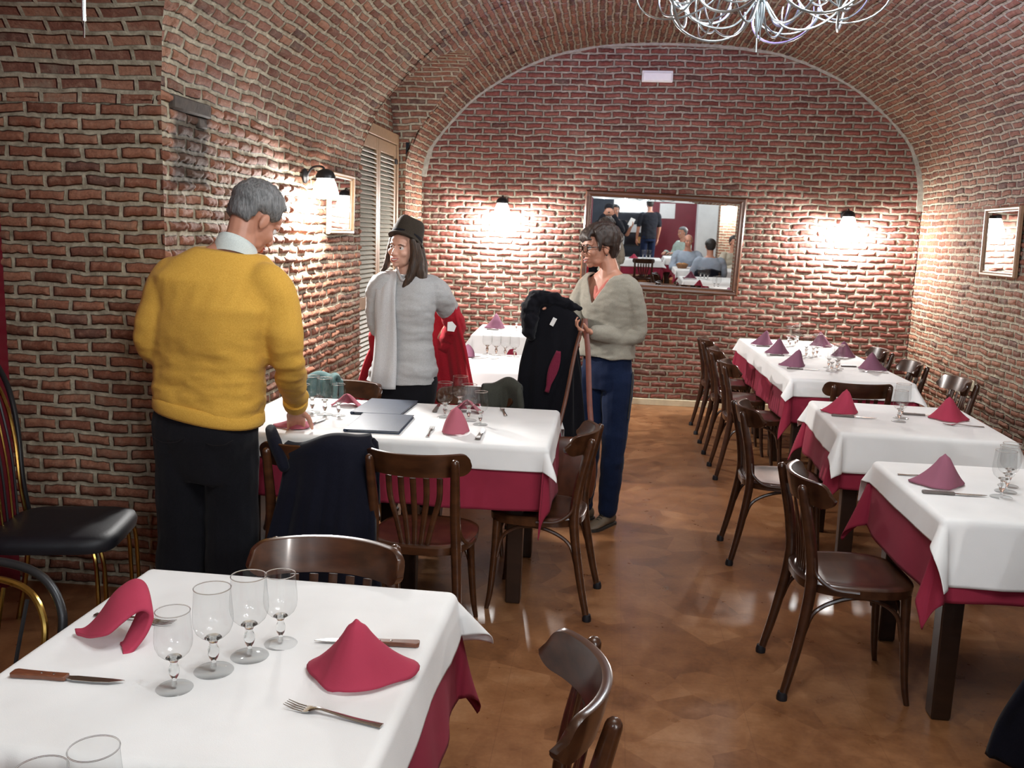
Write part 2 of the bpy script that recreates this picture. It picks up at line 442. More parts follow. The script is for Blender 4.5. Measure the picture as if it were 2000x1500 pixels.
def brick_at(u, v, ms=.0125, depth=.011, jit=.006):
    """warped wall coordinates and the relief of the brick face there"""
    a = noise.noise_vector((u * 5.5, v * 5.5, 1.7)); b = noise.noise_vector((u * 34, v * 34, 9.1))
    uu = u + a.x * .012 + b.x * .0045; vv = v + a.y * .011 + b.y * .0045
    r = math.floor(vv / RH); o = 0 if r % 2 else BW * .5; c = math.floor((uu + o) / BW)
    x = uu + o - c * BW; y = vv - r * RH; d = min(x, BW - x, y, RH - y)
    k = sm(ms * .55, ms * 1.9, d)
    h1 = math.sin(r * 127.1 + c * 311.7) * 43758.5453; h1 -= math.floor(h1); h2 = math.sin(r * 269.5 + c * 183.3) * 43758.5453; h2 -= math.floor(h2)
    h = depth * k + k * (jit * (h1 - .5) * 2 + .05 * (h2 - .5) * (y - RH / 2) + .02 * (h1 - .5) * (x - BW / 2)) + .0022 * b.z + .003 * a.z
    return uu, vv, h
def wob(x, y, z, a=.010):
    return a * noise.noise((x * 1.7, y * 1.7, z * 1.7)) + a * .5 * noise.noise((x * 6, y * 6, z * 6))
# barrel vault: every y row is re-sampled from its own starting height
NV = 400
rows = []; uvs = []
def at_arc(s0):
    for i in range(len(DP) - 1):
        if DP[i][2] <= s0 <= DP[i + 1][2] + 1e-9:
            t = (s0 - DP[i][2]) / max(1e-9, DP[i + 1][2] - DP[i][2]); return lerp(DP[i][0], DP[i + 1][0], t), lerp(DP[i][1], DP[i + 1][1], t)
    return DP[-1][0], DP[-1][1]
for y in ys:
    z0 = lun(y); s0 = prof_at_z(z0)[2] if z0 else DP[iS][2]
    s0 = max(s0, DP[iS][2]); s1 = DP[iR][2]
    r = []; u = []
    for k in range(NV + 1):
        s = lerp(s0, s1, (k / NV)); x, z = at_arc(s)
        uu, vv, h = brick_at(y, s, depth=.013, jit=.007)
        w = (wob(x, y, z) - h + .006) * min(1, k / 4) * min(1, (NV - k) / 4) * min(1, (YB - y) * 10)
        cx, cz = .52, 1.9; d = V((x - cx, 0, z - cz)).normalized()
        r.append((x + d.x * w, y, z + d.z * w)); u.append((uu, vv))
    rows.append(r); uvs.append(u)
b = MB(); b.grid(rows, uv=uvs)
struct(b.build('ceiling', M['brick_vault'], sharp=0, fixn=False), 'brick barrel vault over the dining room', 'ceiling')
# lunette vaults
def lunette(name, ya, yb, xback, n=72):
    R = []; U = []; arc = 0; prev = None
    for k in range(n, -1, -1):
        a = PI * k / n
        y = (ya + yb) / 2 - (yb - ya) / 2 * math.cos(a)
        z = (lun(y) or 0) if 0 < k < n else (S1 if ya == Y1a else S2) - .02
        if prev: arc += math.hypot(y - prev[0], z - prev[1])
        prev = (y, z)
        xe = prof_at_z(max(z, 2.13))[0]
        R.append([(lerp(xback, xe, q / 12) , y, z + wob(lerp(xback, xe, q / 12), y, z, .006) * (1 if q < 12 else 0)) for q in range(13)])
        U.append([brick_at(lerp(xback, xe, q / 12) + 2.62, arc + (S2 if ya == Y2a else S1))[:2] for q in range(13)])
    b = MB(); b.grid(R, uv=U); return struct(b.build(name, M['brick_vault'], sharp=60))
lunette('ceiling_lunette', Y1a, Y1b, -1.95)
lunette('ceiling_niche', Y2a, Y2b, -2.60)
# left wall between the pillar corner and the shutter, and the strip beyond it
def wall_strip(b, P0, P1, z0, z1, u0, nz=60, nu=None, wv=.012, inn=(1, 0), fine=0, depth=.012, jit=.007):
    """vertical wall from P0 to P1 (x, y); u in metres along it"""
    L = math.hypot(P1[0] - P0[0], P1[1] - P0[1]); nu = nu or max(2, int(L / (fine or .06))); R = []; U = []
    if fine: nz = int(((z1 if not callable(z1) else 3.0) - z0) / fine)
    for i in range(nu + 1):
        t = i / nu; x, y = lerp(P0[0], P1[0], t), lerp(P0[1], P1[1], t); r = []; u = []
        zt = z1(t) if callable(z1) else z1
        for k in range(nz + 1):
            z = lerp(z0, zt, k / nz)
            e = min(1, i / 2, (nu - i) / 2, k / 2, (nz - k) / 2)
            uu, vv, h = brick_at(u0 + L * t, z, depth=depth, jit=jit)
            w = (wob(x * .9 + 3, y, z, wv) + (h - .006 if fine else 0)) * e
            r.append((x + inn[0] * w, y + inn[1] * w, z)); u.append((uu, vv))
        R.append(r); U.append(u)
    return b.grid(R, uv=U)
b = MB(); zs = DP[iS][1]; xs = DP[iS][0]
wall_strip(b, (XL, Y2b), (XL, Y1a), 0, zs, Y2b, fine=.0075, depth=.016, jit=.010)
wall_strip(b, (XL, Y1a), (XL - .095, Y1a), 0, 2.46, 0, nu=2)
wall_strip(b, (XL, Y1b), (XL, YB), 0, zs, Y1b, fine=.012)
wall_strip(b, (XL - .095, Y1b), (XL + .02, Y1b), 0, 2.44, 0, nu=3)
wall_strip(b, (XL - .095, Y1a), (XL - .095, Y1b), 0, lambda t: (lun(lerp(Y1a + .01, Y1b - .01, t)) or 2.4) + .02, Y1a)
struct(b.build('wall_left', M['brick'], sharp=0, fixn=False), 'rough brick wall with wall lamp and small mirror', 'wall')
# pillar end wall of the niche, facing the camera
b = MB(); wall_strip(b, (-2.62, Y2b), (XL, Y2b), 0, S2 + .02, 0, inn=(0, -1), wv=.008, fine=.0075)
struct(b.build('wall_niche', M['brick'], sharp=0, fixn=False), 'brick pier face behind the yellow jumper', 'wall')
b = MB(); wall_strip(b, (-2.585, -1.0), (-2.585, Y2b), 0, 3.0, 0, wv=0, nu=6, nz=6)
struct(b.build('wall_niche_side', M['red_wall']), 'dark red painted side wall of the niche', 'wall')
b = MB(); wall_strip(b, (XL, YF), (XL, Y2a), 0, zs, 0); wall_strip(b, (XL, Y2a), (-2.6, Y2a), 0, 2.2, 0, inn=(0, 1))
struct(b.build('wall_left_front', M['brick'], sharp=70), 'brick wall on the near side of the niche', 'wall')
b = MB(); wall_strip(b, (XR, 4.0), (XR, YB), 0, 1.96, 4.9, inn=(-1, 0), fine=.010); wall_strip(b, (XR, YF), (XR, 4.0), 0, 1.96, 0, inn=(-1, 0))
struct(b.build('wall_right', M['brick'], sharp=0, fixn=False), 'rough brick wall beside the row of tables', 'wall')
# back wall: fan under the arch
b = MB(); R = []; U = []
NB = 520
for k in range(0, NB + 1):
    t = k / NB; x = lerp(-1.855, 2.89, t)
    if x < DP[apex][0]:
        c = [p for p in DP[:apex + 1] if p[1] > 2.1]
        zt = 2.18 if x <= c[0][0] else interp(x, [p[0] for p in c], [p[1] for p in c])
    else:
        c = [p for p in DP[apex:] if p[1] > 1.9][::-1]
        zt = interp(-x, [-p[0] for p in c][::-1], [p[1] for p in c][::-1]) if x < 2.888 else 1.96
    r = []; u = []; nq = 360
    for q in range(nq + 1):
        z = zt * q / nq; uu, vv, h = brick_at(x + 3, z, .0125, .010, .005); e = min(1, q / 3, (nq - q) / 3)
        r.append((x, YB - (wob(x, 5, z, .006) + h - .004) * e, z)); u.append((uu, vv))
    R.append(r); U.append(u)
b.grid(R, uv=U); struct(b.build('wall_back', M['brick_back'], sharp=0, fixn=False), 'red brick end wall under the vault arch', 'wall')
# plaster fillet along the arch
b = MB(); pts = [V((p[0], YB - .004, p[1])) for p in DP[iS:iR + 1]]
rings = []
for i, p in enumerate(pts):
    cdir = (V((.52, YB, 1.75)) - p); cdir.y = 0; cdir.normalize()
    w = .022 + .012 * noise.noise(p * 5) + (.025 * sm(2.6, 2.2, p.z))
    rings.append([p - cdir * .01, p - cdir * .01 + V((0, -.018, 0)), p + cdir * w + V((0, -.012, 0)), p + cdir * w + V((0, .006, 0))])
b.loft(rings); struct(b.build('trim_1', simple('grey_mortar', (.34, .32, .26), .9, var=.2, scale=30, bump=.5, bscale=80)), 'uneven mortar fillet where vault meets end wall', 'trim')
# skirting
b = MB(); b.box(((XL + XR) / 2, YB - .012, .031), (XR - XL, .024, .062)); struct(b.build('baseboard_back', M['plaster'], bevel=.003), 'cream skirting along the end wall', 'skirting')
# floor
b = MB(); x0, x1, y0, y1 = -2.7, 4.2, -8.2, 9.2
b.add([(x0, y0, 0), (x1, y0, 0), (x1, y1, 0), (x0, y1, 0)], [(0, 1, 2, 3)], [[(x0 - .13, y0 + .1), (x1 - .13, y0 + .1), (x1 - .13, y1 + .1), (x0 - .13, y1 + .1)]])
struct(b.build('floor', M['floor'], smooth=False), 'mottled terracotta tile floor', 'floor')

# dark broken bricks jutting out at the pillar corner
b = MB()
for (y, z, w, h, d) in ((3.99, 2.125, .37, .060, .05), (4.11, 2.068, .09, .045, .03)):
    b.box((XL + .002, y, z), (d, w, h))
struct(b.build('trim_2', simple('dark_brick', (.045, .034, .027), .9, var=.3, scale=25, bump=.6, bscale=60), bevel=.008), 'dark broken bricks at the pier corner', 'trim')

# louvred shutter doors in the recess
def shutter():
    x = XL - .06; ya, yb = 6.86, 8.22; zt = 2.455
    d = struct(thing('door_1', 'tall louvred wooden shutter doors in the wall recess', 'door', (x, 0, 0)))
    f = MB(); f.box((0, ya + .03, zt / 2), (.06, .06, zt)); f.box((0, yb - .03, zt / 2), (.06, .06, zt)); f.box((0, (ya + yb) / 2, zt - .045), (.062, yb - ya, .09))
    f.build('door_frame', M['oak'], d, bevel=.005)
    ym = (ya + yb) / 2
    for a, c in ((ya + .064, ym - .003), (ym + .003, yb - .064)):
        lf = MB(); zb, zu = .02, zt - .095; w = .065
        lf.box((0, a + w / 2, (zb + zu) / 2), (.035, w, zu - zb)); lf.box((0, c - w / 2, (zb + zu) / 2), (.035, w, zu - zb))
        for z in (zb + .05, 1.05, zu - .05): lf.box((0, (a + c) / 2, z), (.034, c - a - 2 * w + .004, .10))
        leaf = lf.build('door_leaf', M['oak'], d, bevel=.003)
        sl = MB(); rot = Matrix.Rotation(math.radians(38), 3, 'Y'); z = zb + .13
        while z < zu - .12:
            if abs(z - 1.05) > .07: sl.box((0, (a + c) / 2, z), (.05, c - a - 2 * w + .006, .008), rot)
            z += .036
        sl.build('louvre_slats', M['louver'], leaf)
        h = MB()
        for z in (.35, 2.22):
            hy = a + .01 if a < ym - .3 else c - .01
            h.box((.024, hy, z), (.012, .075, .045))
        h.build('hinge', M['black_metal'], leaf, bevel=.002)
shutter()

# ------------------------------------------------------------------ wall fittings
def sconce(label, loc, rz):
    """wall lamp: iron back plate and arm, domed cap, opal glass bell with bulb; +y points out of the wall"""
    t = thing('wall_sconce', label, 'wall lamp', loc, rz, 'opal glass wall lamps')
    p = MB(); p.lathe([(0, 0), (.045, 0), (.045, .008), (.03, .018), (0, .02)], 20); p.xf(Matrix.Rotation(-PI / 2, 4, 'X')); p.build('back_plate', M['black_metal'], t)
    a = MB(); a.tube(bez([(0, .01, 0), (0, .05, .05), (0, .11, .055), (0, .13, .02)], 6), .007, 8); a.build('arm', M['black_metal'], t)
    c = MB(); c.lathe([(.001, .045), (.02, .043), (.045, .03), (.058, .005), (.06, -.012), (.052, -.012), (.04, .02), (.001, .035)], 24, (0, .13, 0)); c.build('cap', M['black_metal'], t)
    s = MB(); s.lathe([(.048, -.012), (.062, -.04), (.075, -.085), (.082, -.13), (.079, -.13), (.07, -.085), (.058, -.04), (.044, -.012)], 24, (0, .13, 0)); s.build('glass_shade', M['opal'], t)
    g = MB(); g.ball((0, .13, -.075), (.034, .034, .045)); g.build('bulb', M['bulb'], t)
    l = bpy.data.lights.new('sconce_light', 'POINT'); l.energy = SCONCE_W; l.color = (1, .985, .96); l.shadow_soft_size = .05
    lo = bpy.data.objects.new('sconce_light', l); C.objects.link(lo); lo.parent = t; lo.location = (0, .13, -.15)
    return t
SCONCE_W = 140
M['opal'] = (lambda: (lambda t: (t.l(t.n('ShaderNodeEmission', Color=(1, .96, .88, 1), Strength=14).outputs[0], t.out.inputs[0]), t.m)[1])(NT('lit_opal_glass')))()
M['bulb'] = emis('lit_bulb', (1, .95, .85), 40)
sconce('lit opal wall lamp on the rough left wall, beside the small mirror', (XL + .012, 5.52, 1.93), -PI / 2)
sconce('lit opal wall lamp left of the big mirror, near the shutter', (-1.04, YB - .008, 1.93), PI)
sconce('lit opal wall lamp right of the big mirror, above the farthest tables', (2.20, YB - .008, 1.90), PI)

def framed_mirror(name, label, w, h, loc, rz, tilt, fw, fm, depth=.035, spin=0):
    """frame of four mitred mouldings, bevelled glass; local +y comes out of the wall"""
    t = thing(name, label, 'mirror', loc, rz)
    t.rotation_euler = Euler((-tilt, 0, rz), 'XYZ') if rz == 0 else (Matrix.Rotation(rz, 3, 'Z') @ Matrix.Rotation(-tilt, 3, 'X') @ Matrix.Rotation(spin, 3, 'Y')).to_euler()
    prof = [(0, 0), (0, depth * .7), (fw * .25, depth), (fw * .6, depth * .95), (fw * .8, depth * .6), (fw, depth * .55), (fw, 0)]
    rings = []
    for sx, sz in ((-1, -1), (1, -1), (1, 1), (-1, 1)):
        rings.append([V((sx * (w / 2 - a), d, sz * (h / 2 - a))) for a, d in prof])
    f = MB(); f.grid(rings + [rings[0]], cv=True); f.build('frame', fm, t, sharp=25)
    g = MB(); iw, ih = w / 2 - fw + .002, h / 2 - fw + .002; bw = .022
    y0, y1 = depth * .35, depth * .35 + .0016
    P = [(-iw, y0, -ih), (iw, y0, -ih), (iw, y0, ih), (-iw, y0, ih), (-iw + bw, y1, -ih + bw), (iw - bw, y1, -ih + bw), (iw - bw, y1, ih - bw), (-iw + bw, y1, ih - bw)]
    g.add(P, [(4, 5, 6, 7), (0, 1, 5, 4), (1, 2, 6, 5), (2, 3, 7, 6), (3, 0, 4, 7)]); g.build('mirror_glass', M['mirror'], t, smooth=False, fixn=False)
    return t
BIGTILT = math.radians(1.5)
t = framed_mirror('wall_mirror', 'large brown framed mirror on the end wall reflecting other diners', 1.52, .925, (.503, YB - .034, 1.590), PI, BIGTILT, .058, M['frame'], .045, math.radians(-1.5))
framed_mirror('wall_mirror', 'small brown framed mirror beside the lamp on the left wall', .575, .405, (XL + .025, 6.205, 1.79), -PI / 2, math.radians(1), .035, M['oak'], .03)
framed_mirror('wall_mirror', 'small brown framed mirror on the right hand wall, cut by the photo edge', .62, .505, (XR - .025, 7.17, 1.685), PI / 2, math.radians(1), .035, M['oak'], .03)

# emergency light
t = thing('emergency_light', 'white emergency light box high on the end wall', 'light', (.375, YB - .006, 3.13), PI)
b = MB(); b.box((0, .022, 0), (.29, .044, .105)); b.build('housing', M['white_plastic'], t, bevel=.008)
b = MB(); b.box((0, .049, -.006), (.265, .014, .075)); b.build('diffuser', simple('frosted_diffuser', (.86, .86, .8), .3, var=.02), t, bevel=.006)
# socket plate on the right wall
t = thing('socket_plate', 'cream double power socket plate low on the right wall', 'socket', (XR - .012, 7.49, .575), PI / 2)
b = MB(); b.box((0, .006, 0), (.165, .012, .085)); b.build('plate', M['cream_plastic'], t, bevel=.004)
for s in (-1, 1):
    b = MB(); b.lathe([(.001, .013), (.022, .013), (.026, .018), (.028, .013), (.028, .010)], 18, (0, 0, 0)); b.xf(Matrix.Translation((s * .04, 0, 0)) @ Matrix.Rotation(-PI / 2, 4, 'X')); b.build('outlet', M['cream_plastic'], t)
# thin metal hanger by the niche
b = MB(); b.tube([(-2.000, 3.45, 2.60), (-2.003, 3.45, 2.36)], .008, 8); b.tube([(-2.003, 3.45, 2.37), (-2.004, 3.448, 2.30)], .004, 6)
tag(b.build('metal_hanger', M['steel']), 'thin steel rod hanging in front of the brick pier', 'rod')

# ------------------------------------------------------------------ chandelier of looped wires
def chandelier(label, loc, rz=0, lights=True, viol=True):
    t = thing('wire_chandelier', label, 'chandelier', loc, rz)
    b = MB(); b.lathe([(.001, .10), (.03, .10), (.032, .0), (.028, -.02), (.020, -.03), (.001, -.03)], 18); b.build('hub', M['chrome'], t)
    b = MB(); b.tube([(0, 0, .1), (0, 0, .80)], .012, 10); b.lathe([(.001, .80), (.07, .80), (.06, .77), (.02, .75), (.001, .75)], 20); b.build('stem', M['chrome'], t)
    b = MB()
    for k in range(5):
        a = k * 1.26; b.tube(bez([(.012 * math.cos(a), .012 * math.sin(a), 0), (.017 * math.cos(a), .017 * math.sin(a), -.07), (.010 * math.cos(a + .3), .010 * math.sin(a + .3), -.13 - .015 * k)], 5), [.007 - .0004 * q for q in range(11)], 7)
    b.tube(bez([(0, 0, -.02), (-.006, 0, -.12), (-.004, .0, -.235)], 6), .004, 6); b.build('pendant', M['chrome'], t)
    rnd = random.Random(3)
    NA = 6
    for k in range(NA):
        a = 2 * PI * k / NA + .05; d = V((math.cos(a), math.sin(a), 0)); q = V((-d.y, d.x, 0))
        b = MB()
        # main arm: leaves the hub, dips and rises to the cup
        P = [d * .02 + V((0, 0, -.02)), d * .11 + V((0, 0, -.125)), d * .24 + V((0, 0, -.125)), d * .36 + V((0, 0, -.03)), d * .42 + V((0, 0, .12))]
        b.tube(bez(P, 7), .0052, 7)
        # big outer loop and inner curls
        c = d * .36
        for (R, dz, ph, tl, r) in ((.185, -.02, .3, .5, .0062), (.15, .0, -.5, -.35, .0045), (.12, .03, 1.1, .9, .0045), (.20, .02, 2.0, -.8, .004), (.10, .0, .6, .1, .0075)):
            w = (q * math.cos(ph) + d * math.sin(ph)).normalized(); upv = V((0, 0, 1)) + d * tl * .3
            pts = []
            for s in range(19):
                an = PI + PI * 1.08 * s / 18 - .1
                pts.append(c + w * (R * math.cos(an)) + upv * (dz + .02 + R * .72 * math.sin(an)))
            b.tube(pts, r, 6)
        b.build('wire_arm', M['chrome'], t)
        cp = MB(); e = d * .42 + V((0, 0, .12)); cp.lathe([(.001, 0), (.022, 0), (.026, .03), (.022, .032), (.001, .032)], 14, e); arm = cp.build('lamp_cup', M['chrome'], t)
        g = MB(); g.ball(e + V((0, 0, .06)), (.016, .016, .028)); g.build('bulb', M['bulb'] if not (viol and k in (2, 3)) else M['bulb_violet'], arm)
        if lights:
            vio = viol and k in (2, 3)
            l = bpy.data.lights.new('chandelier_light', 'SPOT' if vio else 'POINT'); l.shadow_soft_size = .03
            lo = bpy.data.objects.new('chandelier_light', l); C.objects.link(lo); lo.parent = t; lo.location = e + V((0, 0, .115))
            if vio: l.energy = VIOLET_W; l.color = (.40, .22, 1.0); l.spot_size = math.radians(95); l.spot_blend = 1; lo.rotation_euler = V((-.15, .9, .42) if k == 2 else (.85, .45, .10)).to_track_quat('-Z', 'Y').to_euler()
            else: l.energy = CHAND_W; l.color = (.87, .95, 1.0)
    return t
M['bulb_violet'] = emis('lit_violet_bulb', (.55, .4, 1.0), 30)
CHAND_W, VIOLET_W = 26, 110
chandelier('looped silver wire chandelier hanging from the vault', (.645, 4.6, 2.75)).scale = (1.06,) * 3
chandelier('looped silver wire chandelier added for light above the nearest tables, out of frame', (.25, 1.35, 2.72), .4, viol=False)  # unseen second fixture, added to light the nearest table
# ------------------------------------------------------------------ bistro chair (front is +y)
def make_chair(name, label, W=None, group='bentwood bistro chairs'):
    W = W or M['wood']
    t = thing(name, label, 'chair', group=group)
    # seat: dished plywood disc in a bent ring
    def outline(k, g=0.0):
        pts = []
        for q in range(40):
            a = 2 * PI * q / 40; c, s = math.cos(a), math.sin(a); e = 2 / 3.2
            x = (.205 + g) * math.copysign(abs(c) ** e, c); y = (.205 + g) * math.copysign(abs(s) ** e, s)
            x *= 1 - .10 * (y < 0) * (abs(y) / .2)
            pts.append(V((x, y, k)))
        return pts
    b = MB(); b.loft([outline(.400, -.012), outline(.398, 0), outline(.428, .002), outline(.434, -.006), outline(.434, -.026), outline(.429, -.045), outline(.425, -.10), outline(.424, -.19)])
    b.build('seat', W, t, sharp=50)
    for s in (-1, 1):
        b = MB(); b.tube(bez([(s * .150, .160, .40), (s * .158, .166, .25), (s * .170, .178, .08), (s * .180, .190, .0)], 5), [.019 - .0006 * q for q in range(16)], 10)
        b.build('leg', W, t)
        P = bez([(s * .195, -.255, 0), (s * .182, -.215, .18), (s * .165, -.178, .41), (s * .160, -.188, .56), (s * .163, -.218, .70), (s * .165, -.236, .775)], 5)
        b = MB(); b.tube(P, [.014 + .007 * min(1, q / 10) - .0045 * max(0, (q - 14) / 11) for q in range(len(P))], 10, dome=True)
        leg = b.build('leg', W, t)
        b = MB(); b.lathe([(.001, 0), (.019, 0), (.020, .012), (.016, .03), (.001, .03)], 12, (s * .194, -.254, 0)); b.build('foot_cap', M['black_pad'], leg)
        # bentwood braces under the seat, and the small bracket up to the post
        b = MB(); b.tube(bez([(s * .163, .155, .235), (s * .158, .130, .33), (s * .155, .05, .378), (s * .158, -.05, .378), (s * .168, -.155, .33), (s * .176, -.195, .235)], 6), .0085, 8)
        b.build('brace', W, t)
        b = MB(); b.tube(bez([(s * .205, -.02, .418), (s * .200, -.11, .428), (s * .182, -.166, .470), (s * .172, -.178, .53)], 6), [.008] * 19, 8)
        b.build('bracket', W, t)
    b = MB(); b.tube(bez([(-.158, .168, .235), (-.12, .158, .33), (-.04, .15, .378), (.04, .15, .378), (.12, .158, .33), (.158, .168, .235)], 6), .0085, 8); b.build('brace', W, t)
    # curved top rail with rounded ends
    rings = []; n = 56; R = .30; A = math.radians(45)
    for i in range(n + 1):
        u = -math.cos(PI * i / n); a = u * A
        c = V((R * math.sin(a) * .96, -.238 + R * (1 - math.cos(a)) * 1.05, 0)); nd = V((math.sin(a), -math.cos(a), 0))
        e = max(0, 1 - ((max(0, abs(u) - .80)) / .205) ** 2) ** .5
        zc = .757; hh = .043 * e + .003; zt = zc + hh; zb = zc - hh; th = .011 if e > .4 else .009
        lean = V((0, -.0, 0))
        rings.append([c - nd * th + V((0, .018, zb)), c + nd * th + V((0, .018, zb)), c + nd * th * 1.05 + V((0, .006, zc)), c + nd * th * .9 + V((0, -.004, zt - .004)), c + nd * .002 + V((0, -.005, zt)),
                      c - nd * th * .9 + V((0, -.004, zt - .004)), c - nd * th + V((0, .006, zc))])
    b = MB(); b.loft(rings); b.build('top_rail', W, t, sharp=55)
    for k in (-2, -1, 0, 1, 2):
        b = MB(); b.tube(bez([(k * .050, -.218 + .010 * abs(k), .705), (k * .048, -.198 + .007 * abs(k), .62), (k * .036, -.178, .53), (k * .024, -.176, .425)], 6), [(.0125 - .002 * (q / 18), .005) for q in range(19)], 8, side=(1, 0, 0))
        b.build('slat', W, t)
    return t
chair0 = make_chair('bistro_chair', '')
chairR = make_chair('bistro_chair', '', M['wood_mid'])
used = set()
def place_chair(x, y, deg, label, red=False):
    src = chairR if red else chair0
    if red not in used:
        used.add(red); src.location = (x, y, 0); src.rotation_euler = (0, 0, math.radians(deg)); src['label'] = label; return src
    return dup(src, (x, y, 0), math.radians(deg), label)
place_chair(-.695, 2.09, 180, 'bentwood chair tucked in at the far side of the nearest white table', True)
place_chair(-.205, 1.650, 97, 'bentwood chair cut by the bottom edge, right of the nearest table', True)
place_chair(-.68, 3.53, -3, 'bentwood chair with its slatted back to us, before the menus table', True)
place_chair(-.25, 3.97, 84, 'bentwood chair at the right end of the menus table, beside the brown bag', True)
place_chair(-1.395, 4.665, 177, 'bentwood chair behind the menus table with a teal scarf on it', True)
place_chair(-.66, 4.66, 184, 'bentwood chair behind the menus table with an olive coat on it', True)
place_chair(-1.13, 3.57, 8, 'bentwood chair mostly hidden under a navy coat, beside the man in yellow', True)
place_chair(.945, 3.39, -88, 'dark bentwood chair in the aisle, nearest of those left of the right-hand tables')
place_chair(.94, 4.77, -90, 'dark bentwood chair left of the second right-hand table, drawn out into the aisle')
place_chair(1.06, 6.48, -90, 'dark bentwood chair left of the long far table, nearest of its three')
place_chair(1.06, 7.24, -91, 'dark bentwood chair left of the long far table, middle of its three')
place_chair(1.06, 7.98, -89, 'dark bentwood chair left of the long far table, closest to the end wall')
place_chair(1.55, 5.90, 2, 'dark bentwood chair between the second table and the long far table')
place_chair(2.10, 6.14, 92, 'dark bentwood chair against the right wall below the socket plate')
place_chair(2.06, 6.93, 89, 'dark bentwood chair right of the long far table, second from us')
place_chair(2.05, 7.72, 90, 'dark bentwood chair right of the long far table, closest to the end wall')

# ------------------------------------------------------------------ black and brass chairs in the niche
def brass_chair(name, label, loc, rz, zk=1.0):
    t = thing(name, label, 'chair', loc, rz, 'black padded brass chairs')
    b = MB(); rings = []
    for z, g in ((.415, -.03), (.42, -.005), (.445, 0), (.468, -.008), (.482, -.04), (.487, -.12)):
        r = []
        for q in range(36):
            a = 2 * PI * q / 36; c, s = math.cos(a), math.sin(a); e = 2 / 5
            r.append(V(((.225 + g) * math.copysign(abs(c) ** e, c), (.235 + g) * math.copysign(abs(s) ** e, s), z)))
        rings.append(r)
    b.loft(rings); b.build('seat', M['black_pad'], t, sharp=60)
    for s in (-1, 1):
        for d in (0, .028):
            b = MB(); b.tube(bez([(s * (.185 - d * .2), .19 - d, .43), (s * .195, .205 - d, .36), (s * .20, .21 - d, .2), (s * .205, .215 - d, 0)], 5), .0085, 8); b.build('leg', M['brass'], t)
        b = MB(); b.tube(bez([(s * .19, -.20, .43), (s * .195, -.23, .2), (s * .20, -.27, 0)], 5), .011, 8); b.build('leg', M['brass'], t)
    H = bez([(-.19, -.20, .43), (-.175, -.215, .56), (-.20, -.235, .72), (-.195, -.26, .85), (-.13, -.285, .945), (0, -.295, .975), (.13, -.285, .945), (.195, -.26, .85), (.20, -.235, .72), (.175, -.215, .56), (.19, -.20, .43)], 6)
    H = [V((p.x, p.y, .43 + (p.z - .43) * zk)) for p in H]
    b = MB(); b.tube(H, .0105, 10); b.build('back_hoop', M['black_metal'], t)
    b = MB(); b.tube([V((p.x * .80, p.y + .004, .43 + (p.z - .43) * .90)) for p in H], .008, 8); b.build('back_hoop', M['brass'], t)
    for k in (-2, -1, 0, 1, 2):
        b = MB(); zt = .43 + (.975 - .05 * (k / 2) ** 2 - .43) * .885 * zk
        b.tube(bez([(k * .045, -.205, .46), (k * .050, -.222, .43 + .23 * zk), (k * .055, -.27, zt)], 6), .005, 6); b.build('back_bar', M['brass'] if k % 2 else M['black_metal'], t)
    return t
brass_chair('padded_chair', 'black padded chair with tall brass hoop back, against the brick pier', (-2.03, 3.22, 0), math.radians(-78), 1.27)
brass_chair('padded_chair', 'black padded chair with curved brass rail, beside the left edge of the nearest table', (-1.39, 1.62, 0), math.radians(183), .74)

# ------------------------------------------------------------------ tables and cloths
TZ = .735
def table(label, cx, cy, w, l, rz=0, inset=.07, legs4=True, name='dining_table'):
    t = thing(name, label, 'table', (cx, cy, 0), rz, 'dining tables')
    b = MB(); b.box((0, 0, TZ - .0165), (w, l, .03)); b.build('tabletop', M['table_leg'], t, bevel=.006)
    b = MB(); hx, hy = w / 2 - inset, l / 2 - inset
    for a, c in (((-hx, -hy), (hx, -hy)), ((hx, -hy), (hx, hy)), ((hx, hy), (-hx, hy)), ((-hx, hy), (-hx, -hy))):
        m = ((a[0] + c[0]) / 2, (a[1] + c[1]) / 2, TZ - .075); b.box(m, (abs(a[0] - c[0]) + .02, abs(a[1] - c[1]) + .02, .085))
    b.build('apron', M['table_leg'], t)
    for sx in (-1, 1):
        for sy in (-1, 1):
            b = MB(); b.loft([[V((sx * hx + p * k, sy * hy + q * k, z)) for p, q in ((-1, -1), (1, -1), (1, 1), (-1, 1))] for z, k in ((0, .030), (.012, .033), (TZ - .035, .038))])
            b.build('leg', M['table_leg'], t, bevel=.005)
    return t
